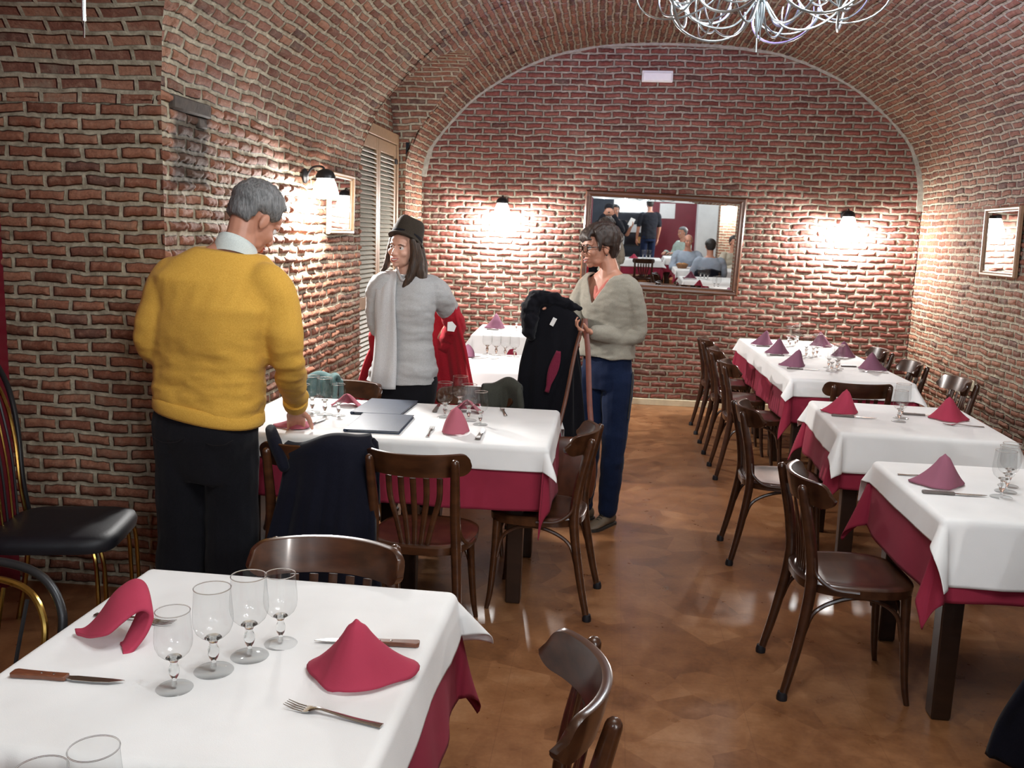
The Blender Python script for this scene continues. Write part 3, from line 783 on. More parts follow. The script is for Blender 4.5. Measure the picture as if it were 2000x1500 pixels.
def drape(name, label, cat, mat, cx, cy, w, l, d, z, out, rz=0, seed=0, a0=.05, a1=.50, thick=.0022, wave=.010, grp=None, sweep=0, white_press=False):
    """cloth of drops d = (x-, x+, y-, y+) laid over a w x l top, corners falling as cones"""
    rnd = random.Random(seed); ph = [rnd.uniform(0, 6.3) for _ in range(8)]; fr = [rnd.uniform(7, 12) for _ in range(4)]
    def axis(h, dm, dp):
        core = [-h + 2 * h * k / 26 for k in range(27)]
        def drops(D): return [D * (k / 22) for k in range(1, 23)]
        return [-h - x for x in drops(dm)][::-1] + core + [h + x for x in drops(dp)]
    U = axis(w / 2, d[0], d[1]); W = axis(l / 2, d[2], d[3]); R = .012; P = []
    for u in U:
        row = []
        for v in W:
            cu, cv = min(w / 2, max(-w / 2, u)), min(l / 2, max(-l / 2, v)); ex, ey = u - cu, v - cv; s = math.hypot(ex, ey)
            if s < 1e-9:
                row.append((u, v, z + .0007 * noise.noise((u * 6 + seed, v * 6, 0)))); continue
            dx, dy = ex / s, ey / s; both = (abs(ex) > 1e-9 and abs(ey) > 1e-9); th = math.atan2(abs(ey), abs(ex))
            mixc = math.sin(2 * th) if both else 0
            a = a0 + a1 * mixc ** .8
            Rr = R + out
            arc = Rr * PI / 2
            if s < arc: o = Rr * math.sin(s / Rr) - 0; dn = Rr * (1 - math.cos(s / Rr))
            else:
                q = s - arc; o = Rr + q * math.sin(a); dn = Rr + q * math.cos(a)
                tt = (v if abs(ex) > abs(ey) else u)
                k = q / max(d); i = 0 if abs(ex) > abs(ey) else 1
                o += wave * k * (math.sin(tt * fr[i] + ph[i]) + .5 * math.sin(tt * fr[i + 2] * 2.3 + ph[i + 2])) * (1 - .6 * mixc) + wave * k * 1.0
                if white_press: o += .005 * k * sum(math.exp(-((tt - c0) / .010) ** 2) for c0 in (-.20, .02, .24)) * (1 - mixc)
                # fold edge wrinkles near the corner cone
                o += .02 * k * math.sin(th * 4 + ph[4 + (ex > 0) + 2 * (ey > 0)]) * mixc
            sw = .03 * mixc * (1 if (ex > 0) == (ey > 0) else -1) * s / max(d) * math.sin(ph[6])
            row.append((cu + dx * o - dy * sw - sweep * mixc * s * (1 if ex > 0 else -1), cv + dy * o + dx * sw, z - dn))
        P.append(row)
    b = MB(); b.grid(P)
    o = b.build(name, mat, None, sharp=0); o.location = (cx, cy, 0); o.rotation_euler = (0, 0, rz)
    md = o.modifiers.new('thickness', 'SOLIDIFY'); md.thickness = thick; md.offset = 1
    return tag(o, label, cat, grp)
def laid(lab, cx, cy, w, l, white, rz=0, red=.28, seed=1, which='', tables=1, redz=None):
    for k in range(tables):
        yy = cy + (k - (tables - 1) / 2) * l / tables
        table((lab + ', hidden under its cloths') if tables == 1 else '%s table of %s' % (('nearest', 'middle', 'farthest')[k] if tables == 3 else ('left', 'right')[k], lab), cx, yy, w, l / tables, rz)
    drape('undercloth', 'burgundy undercloth of ' + lab, 'tablecloth', M['red_cloth'], cx, cy, w, l, redz or (red,) * 4, TZ + .001, .004, rz, seed, grp='burgundy undercloths', a1=.24, wave=.012, sweep=.12)
    drape('tablecloth', 'white tablecloth of ' + lab, 'tablecloth', M['white_cloth'], cx, cy, w, l, white, TZ + .0055, .010, rz, seed + 50, grp='white tablecloths', white_press=True, a0=.09, a1=.52, wave=.008)
laid('the nearest table', -.745, 1.745, .77, .80, (.12, .12, .20, .17), math.radians(-1), seed=3)
# menus table: two square tables side by side
for k, nm in ((-1, 'left'), (1, 'right')):
    table('%s half of the menus table, under its cloths' % nm, -.945 + k * .3575, 4.21, .715, .84, 0, .12)
drape('undercloth', 'burgundy undercloth of the table with the two menus', 'tablecloth', M['red_cloth'], -.945, 4.21, 1.43, .84, (.26, .28, .28, .28), TZ + .001, .004, 0, 12, grp='burgundy undercloths', a1=.07, wave=.010, sweep=.05)
drape('tablecloth', 'white tablecloth under the two navy menus', 'tablecloth', M['white_cloth'], -.945, 4.21, 1.43, .84, (.10, .11, .115, .18), TZ + .0055, .010, 0, 61, grp='white tablecloths', white_press=True, a0=.09, a1=.34, wave=.005)
laid('the nearest of the right-hand tables', 1.545, 3.475, .775, .78, (.105, .10, .235, .23), math.radians(0), seed=21)
laid('the second right-hand table', 1.565, 4.88, .775, .86, (.14, .12, .205, .17), math.radians(-3), seed=26)
laid('the long table by the end wall', 1.645, 7.45, .775, 2.46, (.13, .12, .13, .15), 0, .30, seed=33, tables=3)
laid('the table half hidden behind the red coat', -.60, 6.34, .80, .80, (.10, .10, .19, .12), math.radians(3), seed=41)
laid('the table in the corner by the left wall lamp', -.78, 8.50, .78, .95, (.10, .10, .20, .12), math.radians(2), seed=47)
CT = TZ + .0055 + .0024     # top of the white cloth
# ------------------------------------------------------------------ tableware
def make_glass(label, k=1.0):
    t = thing('wine_glass', label, 'glass', group='stemmed wine glasses')
    # footed bowl: lower part, stem with a knop, spreading foot
    bowl = MB()
    prof = [(.001, .0640), (.012, .0655), (.022, .0700), (.0305, .0785), (.0355, .0900), (.0372, .1020), (.0366, .1180), (.0348, .1380), (.0336, .1560), (.0335, .1640)]
    bowl.lathe(prof, 32); bo = bowl.build('bowl', M['glass'], t, sharp=60)
    rm = MB(); rm.tube([(.0335 * math.cos(2 * PI * q / 32), .0335 * math.sin(2 * PI * q / 32), .1645) for q in range(32)], .00105, 6, closed=True); rm.build('rim', M['glass_solid'], bo, sharp=0)
    st = MB(); st.lathe([(.0055, .006), (.0045, .014), (.0048, .022), (.0085, .028), (.0105, .036), (.0105, .043), (.0085, .049), (.0065, .055), (.0105, .0630), (.016, .0664), (.0135, .0692), (.001, .0688)], 18); st.build('stem', M['glass_solid'], t, sharp=60)
    ft = MB(); ft.lathe([(.001, .0), (.036, .0), (.0368, .0012), (.035, .0028), (.018, .0042), (.008, .0068), (.0045, .0085), (.001, .0085)], 28); ft.build('foot', M['glass'], t, sharp=60)
    return t
glass0 = make_glass(''); _first = [True]
def place_glass(x, y, label, s=1.0):
    if _first[0]:
        _first[0] = False; r = glass0; r.location = (x, y, CT); r['label'] = label
    else: r = dup(glass0, (x, y, CT), random.uniform(0, 6), label)
    r.scale = (s, s, s); return r
for (x, y, s, l) in ((-.785, 1.575, .95, 'wine glass at the near end of the row of four on the nearest table'), (-.742, 1.655, 1.06, 'wine glass second from us in the row of four on the nearest table'),
                     (-.697, 1.728, 1.06, 'wine glass third from us in the row of four on the nearest table'), (-.655, 1.795, .95, 'wine glass at the far end of the row of four on the nearest table'),
                     (-.708, 1.045, 1.0, 'wine glass whose rim alone shows at the bottom edge, left of two'), (-.668, 1.103, 1.0, 'wine glass whose rim alone shows at the bottom edge, right of two'),
                     (-1.375, 4.08, 1.0, 'wine glass partly behind the sleeve of the man in yellow'), (-1.385, 4.25, 1.08, 'tall wine glass left of the teal scarf chair on the menus table'),
                     (-1.31, 4.21, 1.08, 'wine glass between two others, just left of the menus'), (-1.24, 4.20, .93, 'small wine glass closest to the menus on their left'),
                     (-.745, 4.30, 1.04, 'wine glass at left of the four right of the menus'), (-.70, 4.47, 1.08, 'wine glass at the back of the four right of the menus'),
                     (-.622, 4.25, 1.06, 'wine glass in front of the olive coat, third from the menus'), (-.555, 4.17, .95, 'small wine glass at the right end of the menus table'),
                     (1.45, 3.385, 1.05, 'wine glass nearest us on the nearest right-hand table'), (1.50, 3.47, 1.05, 'wine glass in the middle of three at the right photo edge'), (1.545, 3.56, 1.0, 'wine glass at the back of three at the right photo edge'),
                     (1.515, 4.80, .98, 'wine glass in front of the pair on the second right-hand table'), (1.555, 4.90, 1.1, 'wine glass behind the pair on the second right-hand table')):
    place_glass(x, y, l, s)
far = [(1.60, 6.62), (1.655, 6.70), (1.625, 6.82), (1.69, 6.80), (1.585, 7.40), (1.65, 7.46), (1.62, 7.58), (1.70, 7.55), (1.60, 8.14), (1.66, 8.22), (1.62, 8.32), (1.70, 8.34)]
grpname = ('wine glass of the nearest cluster on the long far table', 'wine glass of the middle cluster on the long far table', 'wine glass of the cluster by the end wall on the long far table')
pos4 = ('front left', 'front right', 'rear left', 'rear right')
for k, (x, y) in enumerate(far): place_glass(x, y, grpname[k // 4] + ', ' + pos4[k % 4], .98 + .08 * (k % 2))
ord4 = ('leftmost', 'second from left', 'third from left', 'rightmost')
for k, (x, y) in enumerate([(-.855, 6.70), (-.785, 6.67), (-.715, 6.64), (-.645, 6.62)]): place_glass(x, y, 'wine glass %s of the four between the red coat and the black coat' % ord4[k], 1.0)
for k, (x, y) in enumerate([(-.82, 8.52), (-.76, 8.56), (-.70, 8.59), (-.64, 8.60)]): place_glass(x, y, 'wine glass %s on the corner table beside the mauve napkin' % ord4[k], 1.0)

# standing folded napkin: a bent cone with two trailing points
def napkin(label, x, y, deg, mat, h=.10, w=.088, seed=0, wing=.45, bend=.3, lean=0, conic=0, name='napkin'):
    rnd = random.Random(seed); P = []
    nphi, nt = 41, 22; A = math.radians(128)
    tip = rnd.uniform(-.25, .25)
    for i in range(nphi):
        u = -1 + 2 * i / (nphi - 1); ph = u * A; row = []
        for k in range(nt + 1):
            t = k / nt
            R = w * (.74 + wing * sm(.42, .95, abs(u)) ** 1.6 + .07 * math.sin(u * 5 + seed))
            r = lerp(R * ((1 - t) ** 2.1 * .80 + (1 - t) * .20) + (.021 - .010 * abs(u)) * math.sin(PI * t) ** 1.1, R * (1 - t) + .006 * math.sin(PI * t), conic) + .012 * t * (1 - sm(.88, 1, t) * .8)
            z = h * t * (1 - .05 * abs(u)) + .004 * (1 - t) * sm(.0, .4, abs(math.sin(u * 3 + seed)))
            row.append((r * math.sin(ph) + tip * h * t * t * bend + lean * w * t ** .8, -r * math.cos(ph) + .03 * t * t * bend, .003 + z))
        P.append(row)
    b = MB(); b.grid(P); o = b.build(name, mat, None, sharp=0)
    o.location = (x, y, CT); o.rotation_euler = (0, 0, math.radians(deg))
    md = o.modifiers.new('cloth', 'SOLIDIFY'); md.thickness = .0045; md.offset = 0
    return tag(o, label, 'napkin', 'folded table napkins')
napkin('red folded napkin standing by the fork on the nearest table', -.452, 1.665, 4, M['napkin_red'], .122, .092, 4, .62, .2)
napkin('pink cone shaped napkin right of the menus, before the glasses', -.64, 3.965, 0, M['napkin_pink'], .115, .082, 2, .05, .1, 0, 1)
napkin('mauve napkin behind the four glasses right of the menus', -.66, 4.46, 180, M['napkin_pink'], .06, .075, 5)
napkin('mauve napkin behind the small glass left of the menus', -1.27, 4.46, 180, M['napkin_pink'], .06, .075, 6)
napkin('dusky pink napkin under the hand of the man in yellow', -1.345, 3.90, 30, M['napkin_pink'], .040, .085, 7)
napkin('dusky mauve napkin on the nearest right-hand table', 1.275, 3.50, 5, M['napkin_mauve'], .118, .090, 3, .55, .5, .25)
napkin('red napkin on the aisle side of the second right-hand table', 1.265, 4.95, 5, M['napkin_red'], .125, .085, 11, .5, .6, .3)
napkin('red napkin on the wall side of the second right-hand table', 1.80, 4.90, -5, M['napkin_red'], .125, .092, 9, .5, -.6, -.2)
for k, (x, y, l) in enumerate(((1.375, 6.79, 'mauve napkin nearest us on the aisle side of the long far table'), (1.385, 7.55, 'mauve napkin in the middle of the aisle side of the long far table'),
                               (1.37, 8.17, 'mauve napkin closest to the end wall on the aisle side of the long far table'), (1.93, 6.80, 'mauve napkin nearest us on the wall side of the long far table'),
                               (1.92, 7.54, 'mauve napkin in the middle of the wall side of the long far table'), (1.90, 8.25, 'mauve napkin closest to the end wall on the wall side of the long far table'))):
    napkin(l, x, y, (10, -8, 5, -10, 12, 0)[k], M['napkin_purple'], .125, .088, 20 + k, .5, .4, .25 if k < 3 else -.25)
napkin('mauve napkin on the corner table, above the red coat', -1.03, 8.60, 5, M['napkin_purple'], .14, .090, 31, .5, .4, .25)
napkin('mauve napkin just showing at the edge of the red coat', -.965, 6.50, 60, M['napkin_purple'], .09, .06, 33)
# toppled napkin on the nearest table: a loop of cloth leaning on its two ends
def fallen():
    P = []; prof = bez([(-.118, .030, .004), (-.080, .012, .014), (-.042, .004, .045), (-.010, .012, .088), (.020, .028, .108), (.036, .026, .092), (.028, .008, .055), (.010, -.012, .018), (.002, -.020, .005)], 6)
    n = len(prof)
    for i, p in enumerate(prof):
        t = i / (n - 1); w = lerp(.012, .052, sm(0, .28, t)) * lerp(1, .62, sm(.60, 1, t)); row = []
        for k in range(13):
            u = -1 + 2 * k / 12
            row.append((p.x - .45 * w * u, p.y + .75 * w * u, max(.004, p.z - .014 * u * u * sm(.1, .4, t) + .30 * w * u * sm(.15, .4, t) * sm(1, .7, t))))
        P.append(row)
    b = MB(); b.grid(P); o = b.build('napkin', M['napkin_red'], None, sharp=0); o.location = (-.972, 1.735, CT); o.rotation_euler = (0, 0, math.radians(4))
    md = o.modifiers.new('cloth', 'SOLIDIFY'); md.thickness = .011; md.offset = 1
    md = o.modifiers.new('sub', 'SUBSURF'); md.levels = md.render_levels = 1
    tag(o, 'red napkin toppled into a loop left of the four nearest glasses', 'napkin', 'folded table napkins')
fallen()

def make_knife(label, hm):
    t = thing('steak_knife', label, 'knife', group='steak knives')      # handle from 0, point at +x .225
    o = [(0, -.010), (.004, -.0125), (.03, -.0115), (.07, -.0095), (.10, -.0105), (.112, -.0095), (.112, .009), (.07, .0085), (.03, .0095), (.006, .011), (0, .007)]
    b = MB(); b.prism(o, .001, .011); b.build('handle', hm, t, bevel=.0022)
    bl = [(.108, -.007), (.118, -.0065), (.126, -.010), (.17, -.0105), (.20, -.0075), (.222, .002), (.226, .0055), (.20, .0075), (.13, .008), (.118, .006), (.108, .006)]
    b = MB(); b.prism(bl, .005, .0068); b.build('blade', M['steel'], t, bevel=.0005, bseg=1)
    for x in (.06, .085):
        b = MB(); b.lathe([(.001, .0118), (.0022, .0116), (.0026, .0108)], 10, (x, 0, 0)); b.build('rivet', M['steel'], t)
    return t
def make_fork(label):
    t = thing('fork', label, 'fork', group='table forks')               # handle end at 0, tines at +x .195
    b = MB(); P = bez([(0, 0, .0035), (.05, 0, .0045), (.10, 0, .008), (.128, 0, .010), (.145, 0, .006)], 6)
    b.tube(P, [(lerp(.0085, .0038, min(1, q / 13)) if q < 17 else lerp(.0038, .0105, (q - 16) / 8), .0017) for q in range(len(P))], 12, side=(0, 1, 0)); b.build('handle', M['steel'], t)
    b = MB()
    rings = []
    for s, w, z in ((.143, .0100, .0060), (.150, .0118, .0042), (.157, .0122, .0036)): rings.append([V((s, y * w, z + e)) for y, e in ((-1, -.0008), (1, -.0008), (1, .0008), (-1, .0008))])
    b.loft(rings)
    for k in (-1.5, -.5, .5, 1.5):
        b.tube([(.155, k * .0066, .0036), (.175, k * .0064, .0048), (.197, k * .0062, .0098)], [(.0018, .0010), (.0016, .0010), (.0008, .0006)], 8, side=(0, 1, 0))
    b.build('tines', M['steel'], t); return t
knifeW, knifeG, fork0 = make_knife('', M['knife_wood']), make_knife('', M['knife_grey']), make_fork('')
_u = set()
def cutl(src, a, b, label):
    r = src if id(src) not in _u else src.copy()
    ang = math.atan2(b[1] - a[1], b[0] - a[0])
    if id(src) in _u:
        r = dup(src, (a[0], a[1], CT), ang, label)
    else:
        _u.add(id(src)); r.location = (a[0], a[1], CT); r.rotation_euler = (0, 0, ang); r['label'] = label
    return r
cutl(knifeW, (-1.112, 1.572), (-.87, 1.573), 'brown handled steak knife at the left edge of the nearest table')
cutl(knifeW, (-.362, 1.832), (-.59, 1.815), 'brown handled steak knife behind the red standing napkin')
cutl(knifeG, (-1.315, 3.885), (-1.27, 4.10), 'steak knife between the hand of the man and the menus')
cutl(knifeG, (-.522, 3.845), (-.525, 4.07), 'steak knife right of the pink cone napkin')
cutl(knifeG, (-.815, 4.40), (-.83, 4.62), 'steak knife left of the four glasses, at the back of the menus table')
cutl(knifeG, (1.175, 3.385), (1.40, 3.375), 'steak knife in front of the dusky mauve napkin')
cutl(knifeG, (1.195, 4.865), (1.42, 4.83), 'steak knife in front of the left red napkin on the second right-hand table')
cutl(knifeG, (1.60, 5.02), (1.82, 4.985), 'steak knife left of the wall side red napkin')
cutl(knifeG, (1.30, 6.66), (1.52, 6.64), 'steak knife by the nearest aisle side napkin of the long far table')
cutl(knifeG, (1.31, 7.43), (1.53, 7.42), 'steak knife by the middle aisle side napkin of the long far table')
cutl(knifeG, (1.30, 8.04), (1.52, 8.03), 'steak knife by the farthest aisle side napkin of the long far table')
cutl(knifeG, (1.74, 6.93), (1.95, 6.95), 'steak knife by the nearest wall side napkin of the long far table')
cutl(knifeG, (-1.09, 8.46), (-.87, 8.45), 'steak knife by the mauve napkin on the corner table')
cutl(fork0, (-.362, 1.500), (-.56, 1.545), 'steel fork in front of the red standing napkin')
cutl(fork0, (-1.11, 1.862), (-.92, 1.842), 'steel fork passing behind the toppled red napkin')
cutl(fork0, (-.742, 3.845), (-.755, 4.04), 'steel fork between the menus and the pink cone napkin')
cutl(fork0, (1.165, 3.64), (1.36, 3.62), 'steel fork behind the dusky mauve napkin')
cutl(fork0, (1.175, 5.04), (1.37, 5.07), 'steel fork behind the left red napkin on the second right-hand table')
cutl(fork0, (1.915, 4.755), (1.72, 4.765), 'steel fork in front of the wall side red napkin')
cutl(fork0, (1.29, 6.93), (1.48, 6.91), 'steel fork behind the nearest aisle side napkin of the long far table')
cutl(fork0, (2.00, 6.66), (1.81, 6.68), 'steel fork in front of the nearest wall side napkin of the long far table')
cutl(fork0, (-.46, 4.40), (-.50, 4.58), 'steel fork right of the glasses near the olive coat')
cutl(fork0, (-.93, 6.42), (-.76, 6.46), 'steel fork between the red coat and the four far glasses')

# two navy menus
def menu(label, cx, cy, deg):
    t = thing('menu', label, 'menu', (cx, cy, CT), math.radians(deg), 'navy menus')
    b = MB(); b.box((0, 0, .012), (.245, .38, .004)); b.build('cover', M['menu'], t, bevel=.0018)
    b = MB(); b.box((0, 0, .002), (.245, .38, .004)); b.build('cover', M['menu'], t, bevel=.0018)
    b = MB(); b.tube([(-.120, -.185, .007), (-.120, .185, .007)], .0075, 10); b.build('spine', M['menu'], t)
    b = MB(); b.box((.004, 0, .007), (.225, .35, .0056)); b.build('pages', M['paper'], t)
menu('navy menu nearest us on the white cloth', -1.0, 4.055, 2)
menu('navy menu lying behind the other one', -1.07, 4.44, -1)
# ------------------------------------------------------------------ people
def fuse(mb, voxel, smooth=3, fac=.5):
    """union of the closed shells in mb as one continuous surface"""
    me = mb.mesh('tmp'); o = bpy.data.objects.new('tmp', me); C.objects.link(o)
    bm = bmesh.new(); bm.from_mesh(me); bmesh.ops.recalc_face_normals(bm, faces=bm.faces); bm.to_mesh(me); bm.free()
    r = o.modifiers.new('r', 'REMESH'); r.mode = 'VOXEL'; r.voxel_size = voxel; r.use_smooth_shade = True
    if smooth:
        s = o.modifiers.new('s', 'SMOOTH'); s.iterations = smooth; s.factor = fac
    dg = bpy.context.evaluated_depsgraph_get(); dg.update()
    out = bpy.data.meshes.new_from_object(o.evaluated_get(dg))
    bpy.data.objects.remove(o); bpy.data.meshes.remove(me)
    return out
def ripple(me, amp, freq, stretch=(1, 1, 1), seed=0, where=None):
    me.update(); vn = [v.normal.copy() for v in me.vertices]
    for v, n in zip(me.vertices, vn):
        p = V((v.co.x * stretch[0], v.co.y * stretch[1], v.co.z * stretch[2])) * freq + V((seed * 7.1, seed * 3.3, 0))
        k = noise.noise(p) + .5 * noise.noise(p * 2.1)
        v.co += n * (amp * k * (where(v.co) if where else 1))
def frame(fwd, up=(0, 0, 1), roll=0):
    f = V(fwd).normalized(); u = V(up); r = f.cross(u).normalized(); u = r.cross(f)
    m = Matrix((r, f, u)).transposed()
    if roll: m = Matrix.Rotation(roll, 3, f) @ m
    return m
def head_parts(b, H, s=1.0, female=False, nose=1.0, smile=0):
    def bl(c, r): b.ball(V(c) * s, tuple(x * s for x in r), 16, 12)
    o = len(b.v)
    bl((0, -.018, .034), (.073, .090, .080)); bl((0, .022, -.025), (.061, .064, .082)); bl((0, .012, -.062), (.050 if female else .055, .058, .040))
    bl((0, .060, -.090), (.019 if female else .029, .020, .018)); bl((0, .055, .040), (.054, .032, .036))
    for q in (-1, 1):
        bl((q * .034, .054, -.028 + .004 * smile), (.026 + .002 * smile, .027 + .002 * smile, .024)); bl((q * .077, -.010, -.006), (.009, .018, .031)); bl((q * .0115, .092, -.036), (.0075, .010, .0075))
        bl((q * .036, .026, -.066), (.017, .034, .026))
    t = MB()
    t.tube([V(p) * s for p in ((-.050, .066, .021), (-.022, .083, .026), (0, .085, .023), (.022, .083, .026), (.050, .066, .021))], [k * s * (.7 if female else 1) for k in (.008, .0095, .008, .0095, .008)], 8, dome=True)
    t.tube([V(p) * s for p in ((0, .080, .018), (0, .092, -.004), (0, .092 + .014 * nose, -.028), (0, .090 + .012 * nose, -.036))], [k * s * (.8 if female else 1) for k in (.0075, .0085, .0115, .010)], 10, dome=True)
    t.tube([V(p) * s for p in ((-.026, .074, -.058 + .004 * smile), (0, .088, -.060), (.026, .074, -.058 + .004 * smile))], [.006 * s, .008 * s, .006 * s], 8, dome=True)
    t.tube([V(p) * s for p in ((-.020, .074, -.072), (0, .086, -.073), (.020, .074, -.072))], [.006 * s, .0085 * s, .006 * s], 8, dome=True)
    for f, u in zip(t.f, t.uv): pass
    b.add(t.v, t.f)
    for i in range(o, len(b.v)): b.v[i] = tuple(H @ V(b.v[i]))
def face_bits(root, body, H, s=1.0, smile=0, brow=None, eyes_open=1.0, lips=None):
    HM = H if isinstance(H, Matrix) else H
    for q in (-1, 1):
        e = MB(); e.ball(HM @ (V((q * .030, .0700, .004)) * s), .0125 * s, 12, 9); eye = e.build('eye', M['eye'], root)
        e = MB(); e.ball(HM @ (V((q * .030, .0790, .004)) * s), .0058 * s, 10, 8); e.build('iris', M['iris'], eye)
        e = MB(); e.tube([HM @ (V(p) * s) for p in ((q * .014, .0845, .0195), (q * .031, .0850, .0240), (q * .047, .0740, .0190))], [.0022 * s, .0030 * s, .0016 * s], 6); e.build('eyebrow', brow or M['hair_brown'], root)
        e = MB(); e.tube([HM @ (V(p) * s) for p in ((q * .018, .0805, .0065), (q * .030, .0838, .0115), (q * .043, .0760, .0065))], [.0012 * s, .0022 * s, .0012 * s], 6); e.build('eyelid', body['skinm'], root)
    l = MB(); c = .006 * smile
    l.tube([HM @ (V(p) * s) for p in ((-.026, .0790, -.060 + c), (-.010, .0935, -.0585), (0, .0950, -.0605), (.010, .0935, -.0585), (.026, .0790, -.060 + c))], [.0012 * s, .0036 * s, .0034 * s, .0036 * s, .0012 * s], 8)
    l.tube([HM @ (V(p) * s) for p in ((-.024, .0780, -.064 + c), (-.010, .0915, -.0725 - .001 * smile), (0, .0930, -.0735 - .001 * smile), (.010, .0915, -.0725 - .001 * smile), (.024, .0780, -.064 + c))], [.0012 * s, .0038 * s, .0044 * s, .0038 * s, .0012 * s], 8)
    l.build('lips', M['lips'], root)
    if smile:
        t = MB(); t.tube([HM @ (V(p) * s) for p in ((-.019, .0825, -.0640 + c * .6), (0, .0930, -.0665), (.019, .0825, -.0640 + c * .6))], [(.0012, .002), (.0014, .0036), (.0012, .002)], 8, side=H.to_3x3() @ V((0, 1, 0))); t.build('teeth', M['teeth'], root)
def hand_parts(b, wrist, fwd, palm, curl=.5, thumb=1, s=1.0, spread=.12, grip=False):
    """palm, four unequal bent fingers and a thumb; fwd = along the hand, palm = direction the palm faces"""
    f = V(fwd).normalized(); n = V(palm); n = (n - f * n.dot(f)).normalized(); r = f.cross(n) * thumb; w = V(wrist)
    b.tube([w - f * .01 * s, w + f * .025 * s, w + f * .06 * s, w + f * .09 * s], [(.026 * s, .018 * s), (.034 * s, .017 * s), (.041 * s, .015 * s), (.040 * s, .012 * s)], 12, side=r, dome=True)
    for k, (off, L) in enumerate(((.030, .072), (.0105, .082), (-.0095, .076), (-.029, .060))):
        base = w + f * (.090 - .006 * abs(k - 1)) * s + r * off * s; d = (f + r * (off * spread * 10)).normalized(); P = [base - d * .015 * s]; a = 0; p = base
        for q, (fl, sg) in enumerate(((.44, .55), (.32, .75), (.24, .6))):
            P.append(p); a += curl * sg; p = p + (d * math.cos(a) + n * math.sin(a)) * L * fl * s
        P.append(p); b.tube(P, [.0092 * s, .0094 * s, .0086 * s, .0078 * s, .0064 * s], 8, dome=True)
    tb = w + f * .030 * s + r * .030 * s; d1 = (f * .55 + r * .75 + n * .35).normalized(); d2 = (f * .85 + r * .25 + n * (.3 + curl * .4)).normalized()
    b.tube([tb - d1 * .012 * s, tb + d1 * .028 * s, tb + d1 * .034 * s + d2 * .028 * s, tb + d1 * .034 * s + d2 * .052 * s], [.014 * s, .0118 * s, .0105 * s, .008 * s], 8, dome=True)
def torso_parts(b, rings, grow=0, n=24):
    """rings: (centre, right vector, forward vector, half width, half depth front, half depth back)"""
    R = []
    for c, r, f, hw, df, db in rings:
        c = V(c); r = V(r).normalized(); f = V(f).normalized(); row = []
        for q in range(n):
            a = 2 * PI * q / n; cs, sn = math.cos(a), math.sin(a); e = 2 / 2.35
            x = (hw + grow) * math.copysign(abs(cs) ** e, cs); y = ((df if sn > 0 else db) + grow) * math.copysign(abs(sn) ** e, sn)
            row.append(c + r * x + f * y)
        R.append(row)
    b.loft(R)
def limb(b, P, R, grow=0, n=14, side=None, dome=True):
    b.tube(bez(P, 5), [interp(i / (5 * (len(P) - 1)), [k / (len(P) - 1) for k in range(len(P))], R) + grow for i in range(5 * (len(P) - 1) + 1)], n, side=side, dome=dome)
def hair_cap(H, s, rad, mask, amp=.006, seed=0, nu=64, nv=40, freq=(28, 28, 10)):
    """closed shell over the skull: rad() beyond the scalp where mask > 0, buried inside it elsewhere"""
    rows = []
    for i in range(nv + 1):
        th = PI * i / nv; row = []
        for k in range(nu):
            ph = 2 * PI * k / nu; d = V((math.sin(th) * math.cos(ph), math.sin(th) * math.sin(ph), math.cos(th)))
            c = V((0, -.016, .030)); base = V((d.x * .074, d.y * .092, d.z * .082))
            if d.z < 0: base = V((d.x * .070, d.y * .082, d.z * .100))
            m = mask(d, c + base); p = c + base
            g = rad(d) + amp * noise.noise(V((d.x * 5 * 1.4, d.y * 7, d.z * 3 + seed))) + amp * .5 * noise.noise(V((d.x * 18, d.y * 18, d.z * 5 + seed)))
            q = c + base + d * g * max(0, m) if m > 0 else c + base * (1 + .25 * max(-1, m))
            row.append(H @ (q * s))
        rows.append(row)
    b = MB(); b.grid(rows, cv=True); return b
def shoe(root, ankle, toe, s=1.0, mat=None, name='shoe'):
    a = V(ankle); d = V(toe); d.z = 0; d.normalize(); r = V((d.y, -d.x, 0)); R = []
    for y, w, h0, h1 in ((-.075, .026, .012, .062), (-.06, .034, .003, .085), (-.01, .037, .002, .088), (.05, .040, .002, .070), (.10, .045, .002, .052), (.14, .043, .003, .040), (.17, .030, .008, .030), (.180, .012, .013, .022)):
        c = V((a.x, a.y, 0)) + d * y * s; row = []
        for q in range(16):
            t = 2 * PI * q / 16; row.append(c + r * (w * s * math.cos(t)) + V((0, 0, lerp(h0, h1, .5 + .5 * math.sin(t)) * s)))
        R.append(row)
    b = MB(); b.loft(R); o = b.build(name, mat or M['shoe'], root, sub=1)
    b = MB(); R2 = []
    for y, w in ((-.078, .022), (-.06, .037), (-.01, .039), (.05, .043), (.10, .048), (.14, .046), (.172, .032), (.184, .010)):
        c = V((a.x, a.y, 0)) + d * y * s; R2.append([c + r * w * s * k + V((0, 0, z)) for k, z in ((-1, 0), (1, 0), (1, .014), (-1, .014))])
    b.loft(R2); b.build('sole', M['sole'], o)
    b = MB()
    for k in range(4):
        c = V((a.x, a.y, 0)) + d * (.035 + .018 * k) * s; z = (.084 - .010 * k) * s
        b.tube([c - r * .018 * s + V((0, 0, z - .004)), c + V((0, 0, z + .004)), c + r * .018 * s + V((0, 0, z - .004))], .0022, 6)
    b.build('laces', M['sole'], o)

